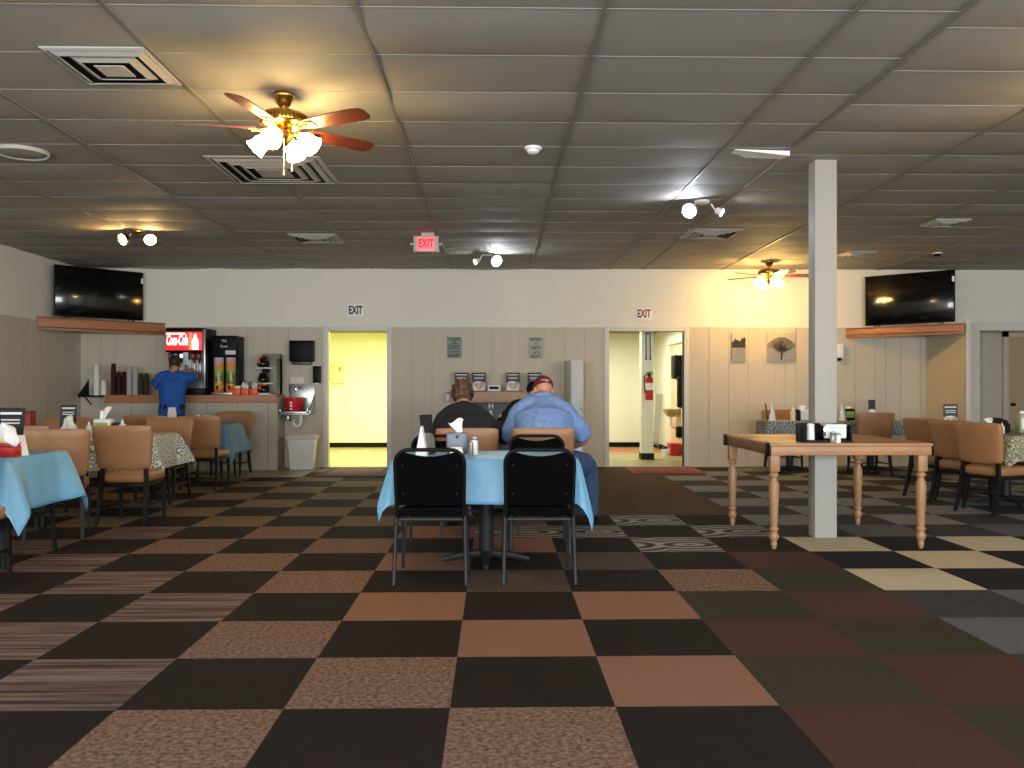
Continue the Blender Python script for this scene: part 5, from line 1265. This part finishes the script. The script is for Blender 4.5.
def person(label, J, k=1.0, girth=1.0, skin=M_skin, shirt=None, sleeve=0.5, pants=None, hem_drop=0.06, shoes=M_black, wr=0.006, shoulder_w=0.19):
    t = thing('person', label, 'person', (0,0,0))
    P = {a: Vector(b) for a, b in J.items() if a not in ('curl','handL','handR')}
    r = (P['shR']-P['shL']).normalized(); up = Vector((0,0,1))
    pel, che, nek = P['pel'], P['che'], P['nek']
    a1 = (che-pel).normalized(); d1 = a1.cross(r).normalized(); a2 = (nek-che).normalized(); d2 = a2.cross(r).normalized()
    sc = (P['shL']+P['shR'])/2
    b = nbm()
    def trunk(bm, g, e=0.0):
        loft(bm, [(pel-a1*(.09+e), r*(.172*g+e), d1*(.125*g+e)), (pel, r*(.175*g+e), d1*(.13*g+e)), (pel.lerp(che,.45), r*(.165*g+e), d1*(.128*g+e)),
                  (che, r*(.182*g+e), d1*(.132*g+e)), (che.lerp(sc,.6), r*(.19*g+e), d2*(.122*g+e)), (sc+a2*.0, r*(shoulder_w*.88+e), d2*(.088*g+e)), (sc.lerp(nek,.55), r*(.12+e), d2*(.078+e)), (nek, r*(.062+e), d2*(.06+e))], 28)
    trunk(b, girth*.95)
    limb(b, [nek-a2*.05, nek, P['head']+Vector(J['hup']).normalized()*-.06-Vector(J['hf']).normalized()*.012], [.068,.060,.056])
    at, E = head(b, P['head'], J['hf'], J['hup'], k)
    for s in 'LR':
        limb(b, [P['sh'+s], P['el'+s], P['wr'+s]], [.052*girth,.043*girth,.029])
        hd, hn, ht = J['hand'+s]; hand(b, P['wr'+s], hd, hn, ht, J.get('curl', .6), k)
        limb(b, [P['hip'+s], P['kn'+s], P['an'+s]], [.08*girth,.056*girth,.036])
        an = P['an'+s]; fw = Vector(J['foot'+s]).normalized()
        loft(b, [(an-fw*.055+up*-.03, r*.026, up*.03),(an+fw*.01-up*.03, r*.034, up*.042),(an+fw*.09-up*.045, r*.04, up*.027),(an+fw*.165-up*.055, r*.036, up*.015)], 14)
    remesh(b, 0.0065, 3, 'body', skin, t)
    # shirt
    b = nbm(); e = 0.014
    trunk(b, girth, e)
    for s in 'LR':
        A, B_, W = P['sh'+s], P['el'+s], P['wr'+s]
        if sleeve <= 1: limb(b, [A, A.lerp(B_, .5*sleeve), A.lerp(B_, sleeve)], [.066*girth+e,.064*girth+e,.060*girth+e])
        else: limb(b, [A, B_, B_.lerp(W, sleeve-1)], [.062*girth+e,.050*girth+e,.036*girth+e])
        limb(b, [nek-a2*.03, nek.lerp(A,.5)+a2*.01-d2*.012, A], [.052, .066*girth, .064*girth+e])
    remesh(b, 0.009, 4, 'shirt', shirt, t, wr, 10, (len(label)*.37, 0, 0))
    # trousers
    b = nbm()
    loft(b, [(pel-a1*.10, r*(.155*girth+.012), d1*(.115*girth+.012)),(pel, r*(.178*girth+.012), d1*(.13*girth+.012)),(pel+a1*.07, r*(.172*girth+.010), d1*(.128*girth+.010))], 26)
    for s in 'LR': limb(b, [P['hip'+s].lerp(P['kn'+s], .3), P['kn'+s], P['kn'+s].lerp(P['an'+s], .95)], [.092*girth+.010,.068*girth+.012,.052+.010])
    remesh(b, 0.011, 4, 'trousers', pants, t, wr*.8, 9, (2,1,0))
    for s in 'LR':
        b = nbm(); an = P['an'+s]; fw = Vector(J['foot'+s]).normalized(); sd = fw.cross(up).normalized()
        loft(b, [(an-fw*.075+up*-.045, sd*.03, up*.035),(an-fw*.01-up*.03, sd*.042, up*.052),(an+fw*.09-up*.045, sd*.046, up*.036),(an+fw*.175-up*.055, sd*.044, up*.024),(an+fw*.20-up*.06, sd*.03, up*.014)], 18)
        obj('shoe', b, shoes, t, 60)
    return t, at, E, P
def plaid(name, c1, c2, c3):
    m = bpy.data.materials.new(name); m.use_nodes = True; nt = m.node_tree; bb = nt.nodes['Principled BSDF']; bb.inputs['Roughness'].default_value = 0.85; bb.inputs['Specular IOR Level'].default_value = 0.2
    tc = nt.nodes.new('ShaderNodeTexCoord'); ck = nt.nodes.new('ShaderNodeTexChecker'); ck.inputs['Scale'].default_value = 90; nt.links.new(tc.outputs['Object'], ck.inputs['Vector'])
    ck.inputs['Color1'].default_value = lin(c1); ck.inputs['Color2'].default_value = lin(c2)
    ns = nt.nodes.new('ShaderNodeTexNoise'); ns.inputs['Scale'].default_value = 26; nt.links.new(tc.outputs['Object'], ns.inputs['Vector'])
    mx = nt.nodes.new('ShaderNodeMixRGB'); mx.inputs['Color2'].default_value = lin(c3); nt.links.new(ck.outputs['Color'], mx.inputs['Color1'])
    r = nt.nodes.new('ShaderNodeMapRange'); r.inputs['From Min'].default_value = .45; r.inputs['From Max'].default_value = .75; r.inputs['To Max'].default_value = .5; nt.links.new(ns.outputs['Fac'], r.inputs['Value']); nt.links.new(r.outputs['Result'], mx.inputs['Fac'])
    nt.links.new(mx.outputs['Color'], bb.inputs['Base Color']); return m
def hair_cap(name, m, parent, at, E, s, scale=(.088,.104,.10), off=(0,-.02,.035), rough=.012, freq=26, cut=None):
    b = sphere(nbm(), (0,0,0), 1.0, seg=40)
    for v in b.verts:
        n = v.co.copy(); q = Vector((v.co.x*scale[0], v.co.y*scale[1], v.co.z*scale[2]))
        st = mnoise.noise(Vector((n.x*5, n.y*5, n.z*1.2))*1.6)*rough+mnoise.noise(q*freq*3)*rough*.5
        v.co = q+n*st
    if cut: bmesh.ops.delete(b, geom=[v for v in b.verts if cut(v.co)], context='VERTS')
    bmesh.ops.transform(b, matrix=Matrix.Translation(at(*off)) @ E.to_matrix().to_4x4(), verts=b.verts)
    return obj(name, b, m, parent, 70)
M_jean = mat('blue_denim', (62,84,120), 0.9, col2=(48,66,98), nscale=40)
M_dark = mat('dark_navy_knit', (26,23,34), 0.9, col2=(20,18,27), nscale=20)
M_hair = mat('brown_hair', (98,64,40), 0.6, col2=(62,38,24), nscale=7, stretch=(6,6,0.7))
M_hairdk = mat('dark_brown_hair', (48,32,24), 0.6, col2=(30,20,16), nscale=10, stretch=(6,6,0.8))

# ---- man in red cap and blue shirt, bowed over the table
mx = 0.42; my = 7.40
J = dict(pel=(mx,my+.02,.57), che=(mx,my+.10,.86), nek=(mx+.0,my+.31,1.13), shL=(mx-.195,my+.23,1.0), shR=(mx+.195,my+.23,.99),
         head=(mx+.015,my+.43,1.19), hf=(-.18,.80,-.58), hup=(-.05,.55,.82),
         elL=(mx-.30,my+.36,.755), elR=(mx+.385,my+.27,.775), wrL=(mx-.16,my+.57,.80), wrR=(mx+.285,my+.45,.69),
         handL=((.75,.6,-.1),(0,0,-1),(.6,-.75,0)), handR=((-.25,.95,-.12),(0,-.1,-1),(-1,-.2,0)),
         hipL=(mx-.11,my+.05,.55), hipR=(mx+.12,my+.05,.55), knL=(mx-.20,my+.50,.53), knR=(mx+.40,my+.36,.55), anL=(mx-.2,my+.46,.09), anR=(mx+.45,my+.40,.09), footL=(0,1,0), footR=(.3,1,0))
BLUECHK = plaid('blue_check_cloth', (120,148,196), (106,134,184), (146,168,206))
t, at, E, P = person('man in blue checked short-sleeved shirt and red cap, seated back to us', J, 1.06, 1.30, M_skin, BLUECHK, 0.78, M_jean, wr=.011, shoulder_w=.215)
M_cap = mat('dark_red_cap', (112,30,40), 0.85, col2=(92,24,32), nscale=20)
b = sphere(nbm(), (0,0,0), 1.0, seg=36); bmesh.ops.delete(b, geom=[v for v in b.verts if v.co.z < -0.30 or (v.co.y < -.5 and abs(v.co.x) < .46 and v.co.z < .10)], context='VERTS')
for v in b.verts: v.co = Vector((v.co.x*.089, v.co.y*.108, v.co.z*.095))
bmesh.ops.transform(b, matrix=Matrix.Translation(at(0,-.008,.04)) @ E.to_matrix().to_4x4(), verts=b.verts)
cp = obj('cap', b, M_cap, t, 70); so = cp.modifiers.new('thickness','SOLIDIFY'); so.thickness = .003
b = tube(nbm(), [(0.091*math.cos(a), 0.111*math.sin(a)-.0, -.026) for a in [-PI/2-.75+.1*k for k in range(16)]], .0085, 6); bmesh.ops.transform(b, matrix=Matrix.Translation(at(0,-.008,.04)) @ E.to_matrix().to_4x4(), verts=b.verts); obj('cap_strap', b, M_cap, cp)
b = sphere(nbm(), (0,-.119,-.024), (.007,.004,.007), seg=10); bmesh.ops.transform(b, matrix=Matrix.Translation(at(0,-.008,.04)) @ E.to_matrix().to_4x4(), verts=b.verts); obj('strap_button', b, M_paper, cp)
b = nbm(); prism(b, [(.075*math.cos(a), .09+.075*math.sin(a)) for a in [PI*k/14 for k in range(15)]], .004); bmesh.ops.transform(b, matrix=Matrix.Translation(at(0,-.0,.03)) @ E.to_matrix().to_4x4() @ Matrix.Rotation(-.15,4,'X'), verts=b.verts); obj('cap_brim', b, M_dark, cp)
cl = tube(nbm(), [(P['nek'].x+.078*math.cos(a), P['nek'].y-.0+.074*math.sin(a), P['nek'].z+.012+.02*-math.sin(a)) for a in [2*PI*k/20 for k in range(20)]], .017, 8, True); obj('collar', cl, BLUECHK, t)

# ---- woman in dark top
wx = PX(464,7.6); wy = 7.42
J = dict(pel=(wx,wy+.02,.56), che=(wx,wy+.10,.82), nek=(wx-.0,wy+.30,1.06), shL=(wx-.17,wy+.23,.93), shR=(wx+.175,wy+.23,.92),
         head=(wx-.02,wy+.40,1.15), hf=(.04,.86,-.5), hup=(0,.5,.86),
         elL=(wx-.27,wy+.36,.75), elR=(wx+.37,wy+.40,.77), wrL=(wx-.13,wy+.56,.795), wrR=(wx+.24,wy+.60,.795),
         handL=((.7,.65,-.1),(0,0,-1),(.65,-.7,0)), handR=((-.6,.75,-.1),(0,0,-1),(-.75,-.6,0)),
         hipL=(wx-.10,wy+.05,.54), hipR=(wx+.10,wy+.05,.54), knL=(wx-.13,wy+.48,.52), knR=(wx+.12,wy+.48,.52), anL=(wx-.13,wy+.46,.09), anR=(wx+.12,wy+.46,.09), footL=(-.1,1,0), footR=(.1,1,0))
t, at, E, P = person('woman in dark long-sleeved top with pinned-up brown hair, seated back to us', J, 1.0, 1.2, M_skin, M_dark, 1.7, M_dark, wr=.006)
hr = hair_cap('hair', M_hair, t, at, E, 1, (.098,.108,.110), (0,-.022,.016), .022, 30, lambda c: c.y > .055 and c.z < .035)
b = sphere(nbm(), (0,0,0), 1, seg=28)
for v in b.verts: v.co = Vector((v.co.x*.058, v.co.y*.05, v.co.z*.066))*(1+.22*mnoise.noise(v.co*3.2))
bmesh.ops.transform(b, matrix=Matrix.Translation(at(.01,-.105,.03)), verts=b.verts); obj('hair_bun', b, M_hair, hr, 70)
obj('hair_clip', box(nbm(), at(.085,-.07,-.03), (.03,.04,.03), .008, (0,.5,0)), M_black, hr)

# ---- person across the table in black cap
qx, qy = 0.44, 9.02
J = dict(pel=(qx,qy,.56), che=(qx-.02,qy-.04,.82), nek=(qx-.05,qy-.10,1.06), shL=(qx+.18,qy-.10,.94), shR=(qx-.22,qy-.08,1.01),
         head=(qx-.02,qy-.17,1.17), hf=(-.85,-.4,-.25), hup=(-.2,-.15,.96),
         elL=(qx+.24,qy-.22,.77), elR=(qx-.44,qy-.20,.80), wrL=(qx+.06,qy-.38,.80), wrR=(qx-.30,qy-.44,.80),
         handL=((-.8,-.5,-.1),(0,0,-1),(-.5,.8,0)), handR=((.7,-.6,-.1),(0,0,-1),(.6,.7,0)),
         hipL=(qx+.10,qy-.02,.54), hipR=(qx-.10,qy-.02,.54), knL=(qx+.13,qy-.44,.52), knR=(qx-.13,qy-.44,.52), anL=(qx+.12,qy-.42,.09), anR=(qx-.12,qy-.42,.09), footL=(.1,-1,0), footR=(-.1,-1,0))
M_jkt = mat('black_white_jacket', (16,16,18), 0.7, col2=(226,224,220), nscale=3.2, contrast=0.05)
MATS['black_white_jacket'].node_tree.nodes['Color Ramp'].color_ramp.elements[0].position = 0.56
MATS['black_white_jacket'].node_tree.nodes['Color Ramp'].color_ramp.elements[1].position = 0.59
t, at, E, P = person('person in black cap and black jacket with white patches, across the table, mostly hidden', J, 1.0, 1.1, M_skin, M_jkt, 1.75, M_dark, wr=.006)
b = sphere(nbm(), (0,0,0), 1.0, seg=30); bmesh.ops.delete(b, geom=[v for v in b.verts if v.co.z < -0.05], context='VERTS')
for v in b.verts: v.co = Vector((v.co.x*.086, v.co.y*.104, v.co.z*.088))
prism(b, [(.072*math.cos(a), .085+.085*math.sin(a)) for a in [PI*k/14 for k in range(15)]], .004)
bmesh.ops.transform(b, matrix=Matrix.Translation(at(0,-.006,.045)) @ E.to_matrix().to_4x4(), verts=b.verts); cp = obj('cap', b, M_black, t, 60); so = cp.modifiers.new('thickness','SOLIDIFY'); so.thickness = .003
chair(qx, 9.03, PI, 'tan vinyl chair of the person across the table, hidden behind the man')

# ---- boy in blue shirt at the soda fountain
bx = PX(173,12.6); by = 12.58
J = dict(pel=(bx+.0,by-.02,.93), che=(bx,by-.0,1.17), nek=(bx+.0,by+.02,1.44), shL=(bx-.165,by+.02,1.37), shR=(bx+.165,by+.02,1.37),
         head=(bx+.02,by+.06,1.575), hf=(.12,.95,-.12), hup=(0,.1,1),
         elL=(bx-.30,by+.06,1.22), elR=(bx+.29,by+.14,1.38), wrL=(bx-.24,by+.28,1.27), wrR=(bx+.13,by+.29,1.47),
         handL=((.5,.8,.2),(.3,0,-1),(.6,-.4,.6)), handR=((-.6,.5,.5),(0,1,-.2),(-.2,.2,.9)), curl=.5,
         hipL=(bx-.09,by-.02,.90), hipR=(bx+.09,by-.02,.90), knL=(bx-.10,by+.0,.50), knR=(bx+.10,by+.02,.50), anL=(bx-.11,by-.02,.09), anR=(bx+.11,by-.0,.09), footL=(-.1,1,0), footR=(.1,1,0))
t, at, E, P = person('boy in bright blue t-shirt standing at the soda fountain, back to us', J, 0.95, 0.98, mat('tan_skin', (176,122,96), .5), mat('bright_blue_cloth', (22,84,168), .8, col2=(18,72,150), nscale=8), 0.55, M_dark, wr=.007)
hair_cap('hair', M_hairdk, t, at, E, 1, (.083,.100,.098), (0,-.014,.026), .007, 40, lambda c: c.y > .05 and c.z < .045 or c.z < -.075)
